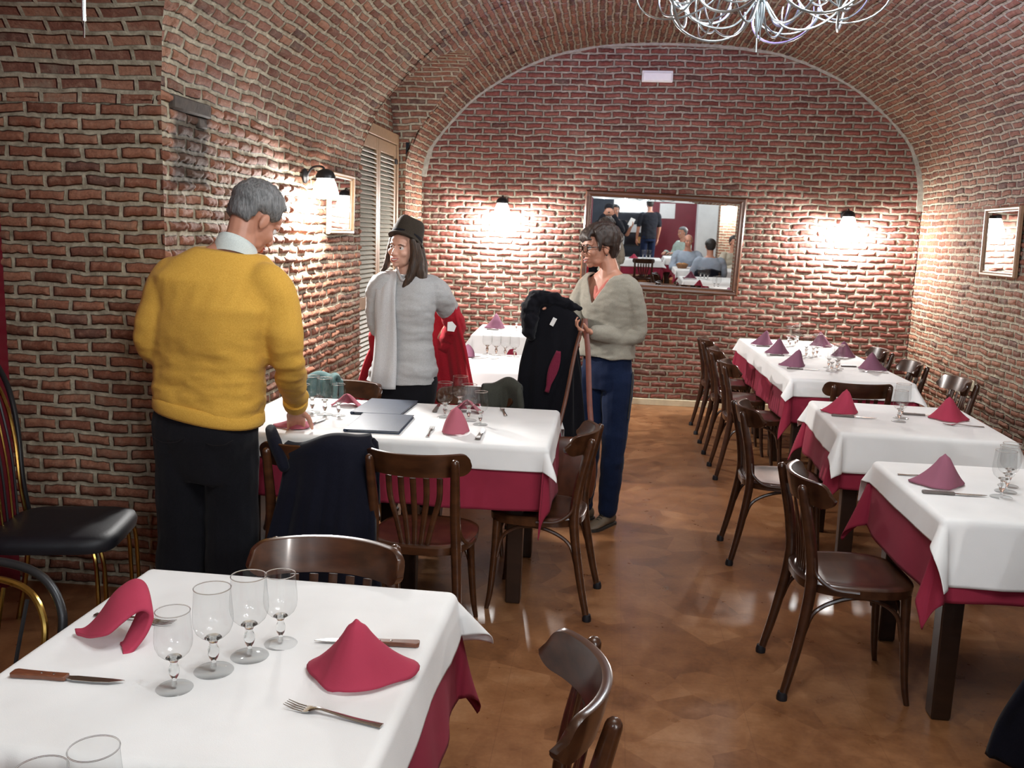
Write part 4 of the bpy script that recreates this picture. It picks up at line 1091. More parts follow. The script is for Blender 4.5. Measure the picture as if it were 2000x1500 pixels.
# ---------------- man in the yellow jumper, back to us
def man_yellow():
    root = thing('person', 'grey haired person in mustard jumper and dark trousers standing with back to us', 'person')
    yaw = math.radians(-12); f = V((math.sin(-yaw), math.cos(yaw), 0)); r = V((f.y, -f.x, 0)); up = V((0, 0, 1))
    HC = V((-1.392, 3.56, 1.648)); hf = V((.42, .72, -.60)); HR = frame(hf, roll=math.radians(8)); H = Matrix.Translation(HC) @ HR.to_4x4()
    rings = [((-1.545, 3.44, .86), r, f, .205, .15, .135), ((-1.545, 3.44, .96), r, f, .218, .165, .125), ((-1.54, 3.435, 1.08), r, f, .225, .170, .125), ((-1.525, 3.43, 1.20), r, f, .232, .165, .135),
             ((-1.50, 3.43, 1.31), r, f, .240, .150, .145), ((-1.478, 3.44, 1.41), (1, .1, -.08), f, .232, .125, .138), ((-1.462, 3.455, 1.475), (1, .1, -.10), f, .185, .10, .115), ((-1.452, 3.47, 1.525), (1, .1, -.10), f, .115, .075, .085), ((-1.447, 3.475, 1.555), (1, .1, -.1), f, .07, .06, .07)]
    shR, elR, wrR = V((-1.265, 3.43, 1.395)), V((-1.225, 3.455, 1.12)), V((-1.290, 3.735, .885))
    shL, elL, wrL = V((-1.69, 3.42, 1.405)), V((-1.762, 3.44, 1.15)), V((-1.66, 3.68, 1.02))
    hipR, knR, anR = V((-1.455, 3.44, .88)), V((-1.46, 3.46, .50)), V((-1.46, 3.43, .09))
    hipL, knL, anL = V((-1.655, 3.44, .88)), V((-1.665, 3.46, .50)), V((-1.675, 3.43, .09))
    b = MB(); head_parts(b, H, 1.12)
    limb(b, [V((-1.445, 3.47, 1.50)), V((-1.425, 3.50, 1.57)), HC + HR @ V((0, -.03, -.03))], [.066, .060, .058])
    torso_parts(b, rings, -.022)
    for sh, el, wr in ((shR, elR, wrR), (shL, elL, wrL)): limb(b, [sh, el, wr], [.056, .044, .029])
    for h, k, a in ((hipR, knR, anR), (hipL, knL, anL)): limb(b, [h, k, a], [.085, .06, .045])
    hand_parts(b, wrR + V((-.012, .035, -.035)), (-.25, .80, -.62), (.1, -.55, -.8), .55, -1, 1.05)
    hand_parts(b, wrL + V((.04, .03, -.01)), (.75, .55, -.2), (.2, -.1, -1), .7, 1, 1.0)
    me = fuse(b, .0055, 3); put('body', me, M['skin'], root, sharp=0)
    face_bits(root, {'skinm': M['skin']}, H, 1.12, brow=M['hair_grey'])
    # short grey hair: cropped at the nape, cleared around the ears
    def mask(d, p):
        if d.y > .55 and d.z < .55: return -1
        lo = -.050 if d.y < -.35 else (.002 if abs(d.x) > .5 and d.y > -.5 else -.02)
        side = sm(lo, lo + .02, p.z) if d.y < .5 else sm(.06, .075, p.z)
        return side * 2 - 1 if side < .5 else (side - .5) * 2
    hb = hair_cap(H, 1.12, lambda d: .014 + .010 * max(0, d.z), mask, .006, 1); hb.build('hair', M['hair_grey'], root, sharp=0)
    # jumper
    b = MB(); tl_ = V((r.x, r.y, -.13)); torso_parts(b, [(V(c) + V((0, 0, dz)), tl_ if dz else rr, ff, hw, df, db) for (c, rr, ff, hw, df, db), dz in zip([rings[0][:3] + (.205, .150, .125)] + rings[1:8], (.018, .012, .006, 0, 0, 0, 0, 0))], .010)
    limb(b, [shR + V((-.03, 0, .01)), shR + V((.012, 0, -.06)), elR, wrR], [.078, .078, .064, .046], .006); limb(b, [shL + V((.03, 0, .01)), shL + V((-.008, 0, -.06)), elL, wrL], [.078, .078, .064, .046], .006)
    me = fuse(b, .008, 16)
    ripple(me, .011, 6, (1, 1, 1.7), 2, lambda p: .35 + sm(1.35, 1.0, p.z)); ripple(me, .005, 18, (.6, .6, 1.8), 5, lambda p: sm(1.3, 1.0, p.z))
    jm = put('jumper', me, M['yellow'], root, sharp=0)
    b = MB(); torso_parts(b, [(c, rr, ff, hw + .006, df + .006, db + .008) for c, rr, ff, hw, df, db in [(V(c) + V((0, 0, .018)), tl_, ff, hw, df, db) for c, rr, ff, hw, df, db in [((-1.545, 3.44, .845), r, f, .213, .158, .135), ((-1.545, 3.44, .86), r, f, .217, .160, .138), ((-1.545, 3.44, .905), r, f, .216, .16, .133), ((-1.545, 3.44, .92), r, f, .209, .155, .128)]]], .006, 40)
    b.build('waistband', M['yellow'], jm, sub=1)
    b = MB(); b.tube(bez([wrR + V((.008, -.028, .022)), wrR + V((-.003, .012, -.01))], 3), [.052, .053, .053, .050], 16, dome=False); b.build('cuff', M['yellow'], jm)
    # collar
    rows = []
    for k in range(36):
        a = 2 * PI * k / 36; c = V((-1.437, 3.485, 1.535)); d = r * math.cos(a) + f * math.sin(a); tl = V((.10, .35, 0))
        rows.append([c + d * .088 + V((0, 0, -.040 - d.dot(tl) * .10)), c + d * .080 + V((0, 0, -.008 - d.dot(tl) * .12)), c + d * .073 + V((.004, .006, .014 - d.dot(tl) * .13)), c + d * .069 + V((.004, .006, .012 - d.dot(tl) * .13)), c + d * .074 + V((0, 0, -.02 - d.dot(tl) * .12))])
    b = MB(); b.grid(rows, cu=True); b.build('shirt_collar', M['shirt_collar'], root, sharp=0)
    # trousers
    b = MB(); torso_parts(b, [((-1.558, 3.44, .62), r, f, .165, .09, .09), ((-1.555, 3.44, .70), r, f, .185, .11, .115), ((-1.548, 3.44, .80), r, f, .20, .145, .142), ((-1.546, 3.44, .88), r, f, .200, .150, .130), ((-1.545, 3.44, .95), r, f, .194, .140, .112)], .004)
    for h, k, a in ((hipR, knR, anR), (hipL, knL, anL)): limb(b, [h + V((0, 0, -.04)), k, a], [.112, .104, .098])
    me = fuse(b, .009, 4); ripple(me, .009, 8, (1, 1, .8), 9); tr = put('trousers', me, M['dark_trouser'], root, sharp=0)
    for cx in (-1.64, -1.45):
        b = MB(); b.tube(bez([(cx - .07, 3.298, .815), (cx - .02, 3.287, .795), (cx + .03, 3.287, .797), (cx + .065, 3.298, .815)], 5), .0012, 6); b.build('pocket_seam', M['black_metal'], tr)
    for a in (anR, anL): shoe(root, a, (0, 1, 0), 1.1, M['sole'])
    return root
man_yellow()

# ---------------- woman in the felt hat pulling on a red coat
def woman_hat():
    root = thing('person', 'smiling person in brown felt hat and grey cardigan, pulling on a red coat', 'person')
    f = V((-.22, -.97, 0)).normalized(); r = V((f.y, -f.x, 0))      # her right = image left
    HC = V((-1.125, 5.045, 1.525)); hf = V((-.33, -.94, .05)); HR = frame(hf, roll=math.radians(-7)); H = Matrix.Translation(HC) @ HR.to_4x4()
    X = -1.115
    rings = [((X - .005, 5.08, .72), r, f, .185, .115, .12), ((X, 5.08, .86), r, f, .180, .115, .12), ((X, 5.075, 1.00), r, f, .150, .10, .095), ((X + .005, 5.07, 1.10), r, f, .145, .105, .09), ((X + .005, 5.07, 1.20), r, f, .160, .128, .09),
             ((X, 5.075, 1.29), r, f, .168, .105, .09), ((X - .003, 5.08, 1.355), r, f, .150, .08, .08), ((X - .005, 5.08, 1.40), r, f, .085, .06, .065), ((X - .006, 5.08, 1.425), r, f, .055, .052, .055)]
    shL, elL, wrL = V((-.945, 5.10, 1.315)), V((-.875, 5.24, 1.135)), V((-.98, 5.36, .98))     # image right
    shR, elR, wrR = V((-1.265, 5.04, 1.335)), V((-1.285, 5.10, 1.08)), V((-1.27, 5.22, .88))
    b = MB(); head_parts(b, H, .96, True, .72, 1)
    limb(b, [V((X, 5.08, 1.36)), V((X - .003, 5.075, 1.43)), HC + HR @ V((0, -.02, -.05))], [.060, .047, .046])
    torso_parts(b, rings, -.018)
    for sh, el, wr in ((shR, elR, wrR), (shL, elL, wrL)): limb(b, [sh, el, wr], [.046, .036, .026])
    for q, s in ((-1.20, 1), (-1.03, 1)): limb(b, [V((q, 5.09, .80)), V((q, 5.09, .46)), V((q, 5.10, .08))], [.075, .052, .038])
    hand_parts(b, wrL + V((-.03, .02, -.05)), (-.4, .1, -.9), (-.7, .2, .3), .6, 1, .9); hand_parts(b, wrR + V((0, .02, -.05)), (.1, .2, -.95), (1, 0, .1), .6, -1, .9)
    me = fuse(b, .0042, 5); put('body', me, M['skin_pale'], root, sharp=0)
    face_bits(root, {'skinm': M['skin_pale']}, H, .96, 1)
    # hair: cap below the hat, long locks down both sides
    def mask(d, p):
        if d.y > .30 and p.z < .075: return -1
        return 1 if p.z > -.07 else sm(-.10, -.07, p.z) * 2 - 1
    hb = hair_cap(H, .96, lambda d: .016, mask, .005, 2)
    me1 = hb
    def lock(P, R): me1.tube(bez([H @ V(p) if len(p) == 3 else V(p[:3]) for p in P], 6), [interp(i / (6 * (len(P) - 1)), [k / (len(P) - 1) for k in range(len(P))], R) for i in range(6 * (len(P) - 1) + 1)], 10, dome=True)
    lock([(-.072, .035, .055), (-.086, .015, -.02), (-.092, .02, -.09), (-.080, .035, -.16), (-.060, .05, -.215)], [.016, .024, .028, .026, .008])
    lock([(-.078, .0, .04), (-.098, -.02, -.04), (-.112, -.02, -.11), (-.125, -.03, -.17), (-.15, -.05, -.22)], [.018, .028, .030, .024, .008])
    lock([(-.06, -.07, .03), (-.09, -.07, -.07), (-.118, -.04, -.14), (-.135, .0, -.185)], [.02, .035, .030, .008])
    lock([(.0, -.10, .02), (-.02, -.105, -.08), (-.05, -.10, -.17), (-.06, -.09, -.22)], [.03, .045, .045, .012])
    lock([(.074, .02, .04), (.080, .01, -.05), (.088, .015, -.11), (.105, .03, -.150)], [.014, .022, .022, .006])
    me = fuse(me1, .005, 2); ripple(me, .004, 40, (1, 1, .25), 3); put('hair', me, M['hair_long'], root, sharp=0)
    # felt cloche: soft dented crown, brim lower at the back
    hb = MB(); rings2 = []
    tilt = Matrix.Rotation(math.radians(19), 4, 'X')
    HT = H @ Matrix.Translation(V((0, -.016, .052))) @ tilt
    for rad, z in ((.109, -.008), (.112, -.014), (.115, -.010), (.104, .000), (.099, .012), (.094, .05), (.085, .092), (.070, .116), (.042, .124), (.012, .120)):
        row = []
        for q in range(36):
            a = 2 * PI * q / 36; w = 1 + .02 * math.sin(3 * a + 1)
            row.append(HT @ V((rad * .86 * math.cos(a) * w, rad * 1.04 * math.sin(a) * w, z + .010 * math.sin(a) * (z < .01) + .006 * math.sin(2 * a) * (z > .06))))
        rings2.append(row)
    hb.loft(rings2); hat = hb.build('felt_hat', M['felt'], root, sub=1, sharp=0)
    hb = MB(); hb.loft([[HT @ V((k * .86 * math.cos(2 * PI * q / 36), k * 1.04 * math.sin(2 * PI * q / 36), z)) for q in range(36)] for k, z in ((.100, .004), (.1005, .012), (.0985, .026), (.096, .026))]); hb.build('hat_band', M['black_coat'], hat, sharp=0)
    # earring
    b = MB(); b.ball(H @ V((-.080, .0, -.042)), .006, 10, 8); b.build('earring', M['steel'], root)
    # grey cardigan with wide sleeves
    b = MB(); torso_parts(b, [((X - .02, 5.08, .775), r, f, .200, .125, .13)] + rings[1:7] + [((X - .005, 5.08, 1.385), r, f, .095, .062, .07)], .012)
    limb(b, [shL + V((-.04, 0, .0)), shL + V((.01, .01, -.04)), elL + V((-.01, 0, .02))], [.075, .080, .060]); limb(b, [shR + V((.04, 0, 0)), shR + V((-.005, 0, -.06)), elR], [.068, .066, .055])
    me = fuse(b, .007, 4); ripple(me, .009, 7, (.8, .8, 1.9), 4, lambda p: .4 + sm(1.25, .95, p.z)); ripple(me, .004, 20, (.6, .6, 1.8), 6)
    put('cardigan', me, M['grey_knit'], root, sharp=0)
    # pale scarf hanging down her front and over her right shoulder
    def band(pts, w0, w1, side):
        P = []; Q = bez(pts, 8)
        for i, p in enumerate(Q):
            t = i / (len(Q) - 1); w = lerp(w0, w1, t)
            P.append([p + V(side) * (w * (k / 6 - .5)) + f * (.007 * math.sin(k * 1.7 + i * .12)) for k in range(7)])
        m = MB(); m.grid(P); return m
    m = band([(X - .088, 5.150, 1.350), (X - .088, 5.100, 1.396), (X - .088, 5.030, 1.392), (X - .086, 4.950, 1.29), (X - .084, 4.930, 1.18), (X - .082, 4.942, 1.05), (X - .085, 4.940, .90), (X - .095, 4.930, .755)], .08, .16, (.97, -.22, .05))
    o = m.build('scarf', M['scarf'], root, sharp=0); md = o.modifiers.new('t', 'SOLIDIFY'); md.thickness = .008
    b = MB(); b.tube(bez([(X - .045, 5.03, 1.425), (X - .02, 4.992, 1.385), (X + .005, 4.975, 1.355), (X + .045, 5.00, 1.385), (X + .065, 5.05, 1.42)], 5), [(.014, .006)] * 21, 8, side=(0, -.5, .8)); b.build('neckline', M['scarf'], root)
    # trousers
    b = MB(); torso_parts(b, [((X, 5.09, .66), r, f, .165, .10, .11), ((X, 5.09, .78), r, f, .180, .112, .118), ((X, 5.09, .98), r, f, .150, .10, .10)], .012)
    for q in (-1.20, -1.03): limb(b, [V((q, 5.09, .78)), V((q, 5.09, .46)), V((q, 5.10, .08))], [.088, .066, .056])
    me = fuse(b, .009, 4); put('trousers', me, M['dark_trouser'], root, sharp=0)
    for q in (-1.20, -1.03): shoe(root, (q, 5.10, 0), (-.2, -1, 0), .95, M['sole'])
    return root
woman_hat()
def red_coat():
    t = thing('coat', 'red coat trailing from both arms behind the hatted person', 'coat')
    # back panel and two fronts swinging out on either side of her
    P = []; nu, nv = 60, 40
    for i in range(nu + 1):
        u = -1 + 2 * i / nu; row = []
        for k in range(nv + 1):
            v = k / nv; z = lerp(1.235 if u > 0 else 1.10, .52, v)
            c = lerp(-1.07, -1.025, v); w = lerp(.215, .355, v ** 1.1) if u > 0 else lerp(.215, .52, v)
            x = c + w * u * (1 + .02 * math.sin(v * 7))
            y = 5.33 + .05 * v - .17 * abs(u) ** 2.4 + .020 * math.sin(u * 13 + 2) * v + .012 * math.sin(u * 29) * v + .012 * math.sin(v * 9 + u * 4)
            row.append((x, y, z - .03 * u * u + (.02 * u)))
        P.append(row)
    b = MB(); b.grid(P); o = b.build('coat_body', M['red_coat'], t, sharp=0); md = o.modifiers.new('t', 'SOLIDIFY'); md.thickness = .016; md.offset = 0
    b = MB(); limb(b, [V((-.885, 5.20, 1.18)), V((-.865, 5.26, 1.08)), V((-.93, 5.36, .96))], [.062, .066, .060], dome=True); me = fuse(b, .008, 3); ripple(me, .006, 15, (1, 1, 2)); put('sleeve', me, M['red_coat'], t, sharp=0)
    b = MB(); limb(b, [V((-1.29, 5.14, 1.02)), V((-1.285, 5.22, .90)), V((-1.24, 5.30, .80))], [.055, .058, .054], dome=True); me = fuse(b, .008, 3); put('sleeve', me, M['red_coat'], t, sharp=0)
    b = MB(); b.prism([(-.02, -.028), (.018, -.032), (.030, .0), (.006, .026), (-.02, .022)], 0, .003, 'y'); o = b.build('care_label', M['paper'], t); o.location = (-.865, 5.135, 1.10); o.rotation_euler = (0, 0, .35)
red_coat()

# ---------------- woman in glasses holding a dark coat and a bag
def woman_glasses():
    root = thing('person', 'smiling person in glasses, taupe V-neck jumper and jeans, holding a black coat', 'person')
    f = V((-.62, -.78, 0)).normalized(); r = V((f.y, -f.x, 0))
    HC = V((-.052, 5.115, 1.567)); hf = V((-.90, -.40, -.10)); HR = frame(hf, roll=math.radians(0)); H = Matrix.Translation(HC) @ HR.to_4x4()
    X, Y = .022, 5.13
    rings = [((X - .005, Y, .88), r, f, .150, .105, .115), ((X, Y, .97), r, f, .150, .110, .11), ((X, Y, 1.07), r, f, .138, .105, .09), ((X, Y, 1.17), r, f, .148, .115, .09), ((X - .003, Y, 1.26), r, f, .160, .120, .09),
             ((X - .005, Y, 1.345), r, f, .168, .095, .085), ((X - .008, Y, 1.40), r, f, .140, .075, .075), ((X - .012, Y, 1.44), r, f, .080, .058, .062), ((X - .015, Y, 1.465), r, f, .052, .05, .052)]
    shL, elL, wrL = V((.125, 5.045, 1.365)), V((.165, 5.065, 1.105)), V((-.045, 4.955, 1.115))      # image right
    shR, elR, wrR = V((-.115, 5.205, 1.365)), V((-.195, 5.13, 1.165)), V((-.270, 4.985, 1.235))
    b = MB(); head_parts(b, H, .97, True, 1.1, 1)
    limb(b, [V((X - .01, Y, 1.41)), V((X - .02, Y - .005, 1.475)), HC + HR @ V((0, -.025, -.04))], [.062, .049, .048])
    torso_parts(b, rings, -.014)
    for sh, el, wr in ((shR, elR, wrR), (shL, elL, wrL)): limb(b, [sh, el, wr], [.045, .036, .026])
    for hx, hy in ((-.055, 5.165), (.085, 5.085)): limb(b, [V((hx, hy, .84)), V((hx - .005, hy - .01, .47)), V((hx - .02, hy + .02, .08))], [.075, .052, .038])
    hand_parts(b, wrL + V((-.020, -.008, .004)), (-.90, -.30, .22), (-.25, -.2, .9), 1.05, -1, .92); hand_parts(b, wrR + V((-.02, -.012, .01)), (-.8, -.5, .25), (-.1, -.2, -1), .7, 1, .92)
    me = fuse(b, .0042, 5); put('body', me, M['skin'], root, sharp=0)
    face_bits(root, {'skinm': M['skin']}, H, .97, 1)
    def mask(d, p):
        fr = sm(.10, .42, d.y)                       # clear the face
        if d.y > .15:
            lim = lerp(.0, .066, min(1, (d.y - .15) / .55)); lim -= .016 * (d.x > 0)
            return min(1, (p.z - lim) / .012)
        if d.y > -.28 and abs(d.x) > .5: return min(1, (p.z - .002) / .012)     # above the ears
        return min(1, (p.z + .080) / .014)
    hb = hair_cap(H, .97, lambda d: .022 + .012 * max(0, d.z) + .010 * max(0, -d.y), mask, .008, 3)
    for k in range(11):      # side-swept fringe
        a = -.062 + .0115 * k
        hb.tube(bez([H @ V((a * .8 + .016, .052, .102)), H @ V((a * .95 + .004, .085, .078 - .004 * abs(k - 5))), H @ V((a * 1.05 - .008, .086 - abs(a) * .25, .050 - .002 * k))], 4), [.012, .012, .012, .012, .011, .010, .008, .006, .003], 7, dome=True)
    for q in (-1, 1):
        hb.tube(bez([H @ V((q * .070, .035, .06)), H @ V((q * .079, .028, .02)), H @ V((q * .076, .030, -.018))], 4), [.016, .016, .015, .014, .013, .012, .010, .007, .003], 7, dome=True)
    me = fuse(hb, .0045, 4); ripple(me, .0018, 60, (1, 1, .25), 3); put('hair', me, M['hair_brown'], root, sharp=0)
    # glasses
    pass
    for q in (-1, 1):
        b = MB(); P = []
        for k in range(20):
            a = 2 * PI * k / 20; e = 2 / 2.8; c, s = math.cos(a), math.sin(a)
            P.append(H @ V((q * .033 + .0265 * math.copysign(abs(c) ** e, c), .0985 - .004 * abs(c) * (q * c > 0), .002 + .0195 * math.copysign(abs(s) ** e, s))))
        b.tube(P, .0030, 7, closed=True)
        b.tube([H @ V((q * .060, .095, .010)), H @ V((q * .078, .060, .008)), H @ V((q * .084, .0, .004)), H @ V((q * .080, -.02, -.010))], [.0032, .0026, .0022, .0018], 7); b.build('glasses_rim', M['tortoise'], root)
        b = MB(); b.loft([[V(p) for p in P], [V(p) + (HR @ V((0, .0008, 0))) for p in P]]); b.build('lens', M['lens'], root, sharp=30)
    b = MB(); b.tube([H @ V((-.008, .099, .006)), H @ V((0, .101, .009)), H @ V((.008, .099, .006))], .0024, 7); b.build('glasses_bridge', M['tortoise'], root)
    b = MB(); b.ball(H @ V((-.082, -.006, -.040)), .0048, 10, 8); b.build('earring', M['sole'], root)
    # jumper with a real V opening: front cut below the collar bones
    b = MB(); torso_parts(b, [(c, rr, ff, hw + .006, df + .006, db + .004) for c, rr, ff, hw, df, db in rings[1:7]] + [((X - .010, Y, 1.418), r, f, .115, .060, .074)], .009)
    limb(b, [shL + V((-.03, .01, 0)), shL + V((.008, 0, -.05)), elL, wrL], [.066, .064, .055, .040]); limb(b, [shR + V((.03, 0, 0)), shR + V((-.008, 0, -.05)), elR, wrR], [.064, .062, .054, .040])
    me = fuse(b, .006, 4)
    bm = bmesh.new(); bm.from_mesh(me); kill = []
    for v in bm.verts:
        d = v.co - V((X - .012, Y, 0)); s = d.dot(r) ; q = d.dot(f)
        if q > -.01 and v.co.z > 1.265 + abs(s - .01) * 1.75 and abs(s) < .11: kill.append(v)
    bmesh.ops.delete(bm, geom=kill, context='VERTS')
    for _ in range(12):
        bnd = [v for v in bm.verts if v.is_boundary]; new = {}
        for v in bnd:
            nb = [e.other_vert(v).co for e in v.link_edges if e.is_boundary]
            if len(nb) == 2: new[v] = v.co * .4 + (nb[0] + nb[1]) * .3
        for v, c in new.items(): v.co = c
    bm.to_mesh(me); bm.free()
    ripple(me, .007, 8, (1, 1, 1.8), 7, lambda p: .3 + sm(1.28, 1.05, p.z)); ripple(me, .003, 22, (.7, .7, 1.6), 8)
    j = put('jumper', me, M['taupe_knit'], root, sharp=0); md = j.modifiers.new('t', 'SOLIDIFY'); md.thickness = .006; md.offset = 0
    b = MB(); b.tube(bez([V((X, Y, 1.395)) + f * .078 - r * .05, V((X, Y, 1.33)) + f * .104 - r * .018, V((X, Y, 1.30)) + f * .112 + r * .008, V((X, Y, 1.36)) + f * .094 + r * .030], 5), [.016, .020, .022, .024, .025, .024, .022, .022, .022, .022, .020, .018, .016, .014, .012, .008], 10, side=r, flat=.5); b.build('neck_scarf', simple('coral_scarf', (.48, .13, .10), .8, var=.2), root)
    b = MB(); torso_parts(b, [((X - .003, Y, .79), r, f, .145, .10, .115), ((X - .003, Y, .88), r, f, .148, .105, .117), ((X, Y, .975), r, f, .140, .10, .10)])
    for hx, hy in ((-.055, 5.165), (.085, 5.085)): limb(b, [V((hx, hy, .84)), V((hx - .005, hy - .01, .47)), V((hx - .02, hy + .02, .10))], [.092, .068, .058])
    me = fuse(b, .007, 3); ripple(me, .006, 9, (1, 1, 1.3), 1); tr = put('jeans', me, M['jeans'], root, sharp=0)
    b = MB(); b.tube(bez([(.165, 5.045, .90), (.160, 5.03, .78), (.150, 5.035, .64)], 5), .004, 6); b.build('side_seam', M['sole'], tr)
    shoe(root, (-.075, 5.185, 0), (-.75, -.6, 0), .95); shoe(root, (.060, 5.105, 0), (-.55, -.8, 0), .95)
    b = MB(); b.ball(V((X + .055, Y, .985)) + f * .112 - r * .06, .007, 10, 8); b.build('hem_button', M['black_metal'], j)
woman_glasses()
def black_coat():
    t = thing('coat', 'black coat with maroon lining held up by the person in glasses', 'coat')
    # heavy coat hanging from its collar, folded in two
    R = []; N = 48
    for k in range(30):
        v = k / 29; z = lerp(1.305, .48, v)
        cx = interp(v, [0, .08, .2, .45, 1], [-.275, -.275, -.275, -.285, -.295]); hw = interp(v, [0, .05, .14, .22, .45, 1], [.085, .148, .150, .130, .168, .205]); hd = interp(v, [0, .06, .3, 1], [.02, .05, .065, .095])
        cy = interp(v, [0, .3, 1], [4.925, 4.93, 4.95]); row = []
        for q in range(N):
            a = 2 * PI * q / N; w = 1 + .10 * v * math.sin(7 * a + 3 * v) + .05 * math.sin(11 * a - 5 * v + 1) * min(1, v * 3)
            row.append((cx + hw * math.cos(a) * w, cy + hd * math.sin(a) * w, z - .06 * (math.cos(a) > 0) * math.cos(a) * (1 - v) * .9 - (.015 * math.cos(2 * a)) * (1 - v)))
        R.append(row)
    b = MB(); b.loft(R); b.build('coat_body', M['black_coat'], t, sub=1, sharp=0)
    b = MB(); limb(b, [V((-.375, 4.90, 1.29)), V((-.402, 4.88, 1.20)), V((-.395, 4.87, 1.10))], [.050, .050, .034]); limb(b, [V((-.37, 4.90, 1.285)), V((-.26, 4.905, 1.285)), V((-.15, 4.915, 1.245))], [.044, .034, .026]); me = fuse(b, .007, 2); ripple(me, .016, 13, (1, 1, 1.4), 4); ripple(me, .006, 34, (1, 1, 1), 6); put('collar', me, M['black_coat'], t, sharp=0)
    P = []
    for i in range(16):
        v = i / 15; z = lerp(1.02, .80, v); P.append([V((-.235 - .055 * v + .05 * (k / 5 - .5) * math.sin(PI * min(.95, v + .08)), 4.852 - .012 * v - .004 * math.sin(k), z)) for k in range(6)])
    b = MB(); b.grid(P); o = b.build('lining', M['maroon'], t, sharp=0); md = o.modifiers.new('t', 'SOLIDIFY'); md.thickness = .012
    b = MB(); b.box((0, 0, 0), (.022, .003, .045)); o = b.build('care_label', M['paper'], t); o.location = (-.272, 4.845, 1.175); o.rotation_euler = (.1, .45, 0)
black_coat()
def bag():
    t = thing('shoulder_bag', 'brown leather bag on a long reddish strap, behind the chair at the menus table end', 'bag')
    R = []
    for z, w, d in ((.30, .10, .035), (.31, .125, .05), (.40, .140, .055), (.52, .135, .048), (.60, .115, .03), (.625, .10, .012)):
        R.append([(-.145 + w * math.copysign(abs(math.cos(a)) ** .7, math.cos(a)), 4.56 + d * math.copysign(abs(math.sin(a)) ** .7, math.sin(a)), z) for a in (2 * PI * q / 28 for q in range(28))])
    b = MB(); b.loft(R); b.build('bag_body', M['leather'], t, sub=1)
    R = []
    for z, w, d in ((.27, .09, .03), (.28, .115, .045), (.315, .12, .048), (.32, .11, .04)):
        R.append([(-.145 + w * math.cos(a), 4.56 + d * math.sin(a), z) for a in (2 * PI * q / 28 for q in range(28))])
    b = MB(); b.loft(R); b.build('bag_base', M['black_pad'], t)
    hnd = V((-.112, 4.915, 1.165))
    for s, x, w in ((1, -.030, .014), (-1, -.225, .010)):
        b = MB(); P = bez([(x, 4.56, .585), (lerp(x, hnd.x, .35), 4.66, .78), (lerp(x, hnd.x, .75) + .01 * s, 4.82, 1.02), tuple(hnd + V((.008 * s, 0, -.01))), tuple(hnd + V((.004 * s, .02, .025)))], 8)
        b.tube(P, [(w, .003)] * len(P), 8, side=(1, 0, 0)); b.build('strap', M['strap'] if s > 0 else M['leather'], t)
bag()

# ---------------- coats and scarves left on chairs
def chair_coat(label, mat, cx, cy, deg, w, front, back, top=.815, seed=0, skew=0, thick=.02, name='coat', cat='coat', flare=.25):
    """cloth folded over a chair's top rail; local +y is the chair's front"""
    P = []; nu, nv = 36, 60
    for i in range(nu + 1):
        u = -1 + 2 * i / nu; row = []
        for k in range(nv + 1):
            v = k / nv; L = front + back + .06; s = v * L
            hump = top - .012 * u * u - .02 * u * skew + .012 * math.sin(u * 4 + seed)
            if s < back: y = -.045; z = hump - .03 - (back - s); out = (back - s)
            elif s < back + .06: a = (s - back) / .06 * PI; y = -.045 * math.cos(a); z = hump - .03 + .03 * math.sin(a); out = 0
            else: y = .045; z = hump - .03 - (s - back - .06); out = (s - back - .06)
            curve = .095 * u * u
            x = w * u * (1 + flare * out) + .015 * math.sin(out * 9 + seed) * (out > 0)
            yy = y + curve * (1 - min(1, out * 1.6)) + (-.04 if s < back else .03) * min(1, out * 3) + .014 * math.sin(u * 9 + seed) * min(1, out * 3) + .008 * math.sin(u * 21 + seed * 2) * min(1, out * 3)
            row.append((x, yy - .235, z + .02 * out * math.sin(u * 5 + seed)))
        P.append(row)
    b = MB(); b.grid(P); o = b.build(name, mat, None, sharp=0); o.location = (cx, cy, 0); o.rotation_euler = (0, 0, math.radians(deg))
    md = o.modifiers.new('t', 'SOLIDIFY'); md.thickness = thick; md.offset = 0
    return tag(o, label, cat)
chair_coat('navy coat hung over the chair beside the man in yellow', M['navy_coat'], -1.07, 3.57, 8, .165, .25, .56, .825, 1, -1.2, .024, flare=.75)
chair_coat('olive coat bundled over the chair behind the right-hand glasses', M['green_coat'], -.52, 4.66, 184, .10, .30, .25, .835, 3, .5, .03, flare=.2)
chair_coat('teal scarf laid over the chair rail behind the left-hand glasses', M['teal'], -1.515, 4.665, 177, .075, .08, .16, .830, 5, 0, .026, 'scarf', 'scarf', .1)
b = MB(); limb(b, [V((-1.335, 3.58, .79)), V((-1.30, 3.47, .825)), V((-1.245, 3.365, .80)), V((-1.19, 3.31, .72))], [.014, .022, .027, .022]); me = fuse(b, .006, 3); o = put('coat_sleeve', me, M['navy_coat'], None, sharp=0); tag(o, 'dark rolled scarf draped on the chair end between the man in yellow and the table', 'scarf'); o.name = 'dark_scarf'
FRONT_W = 60
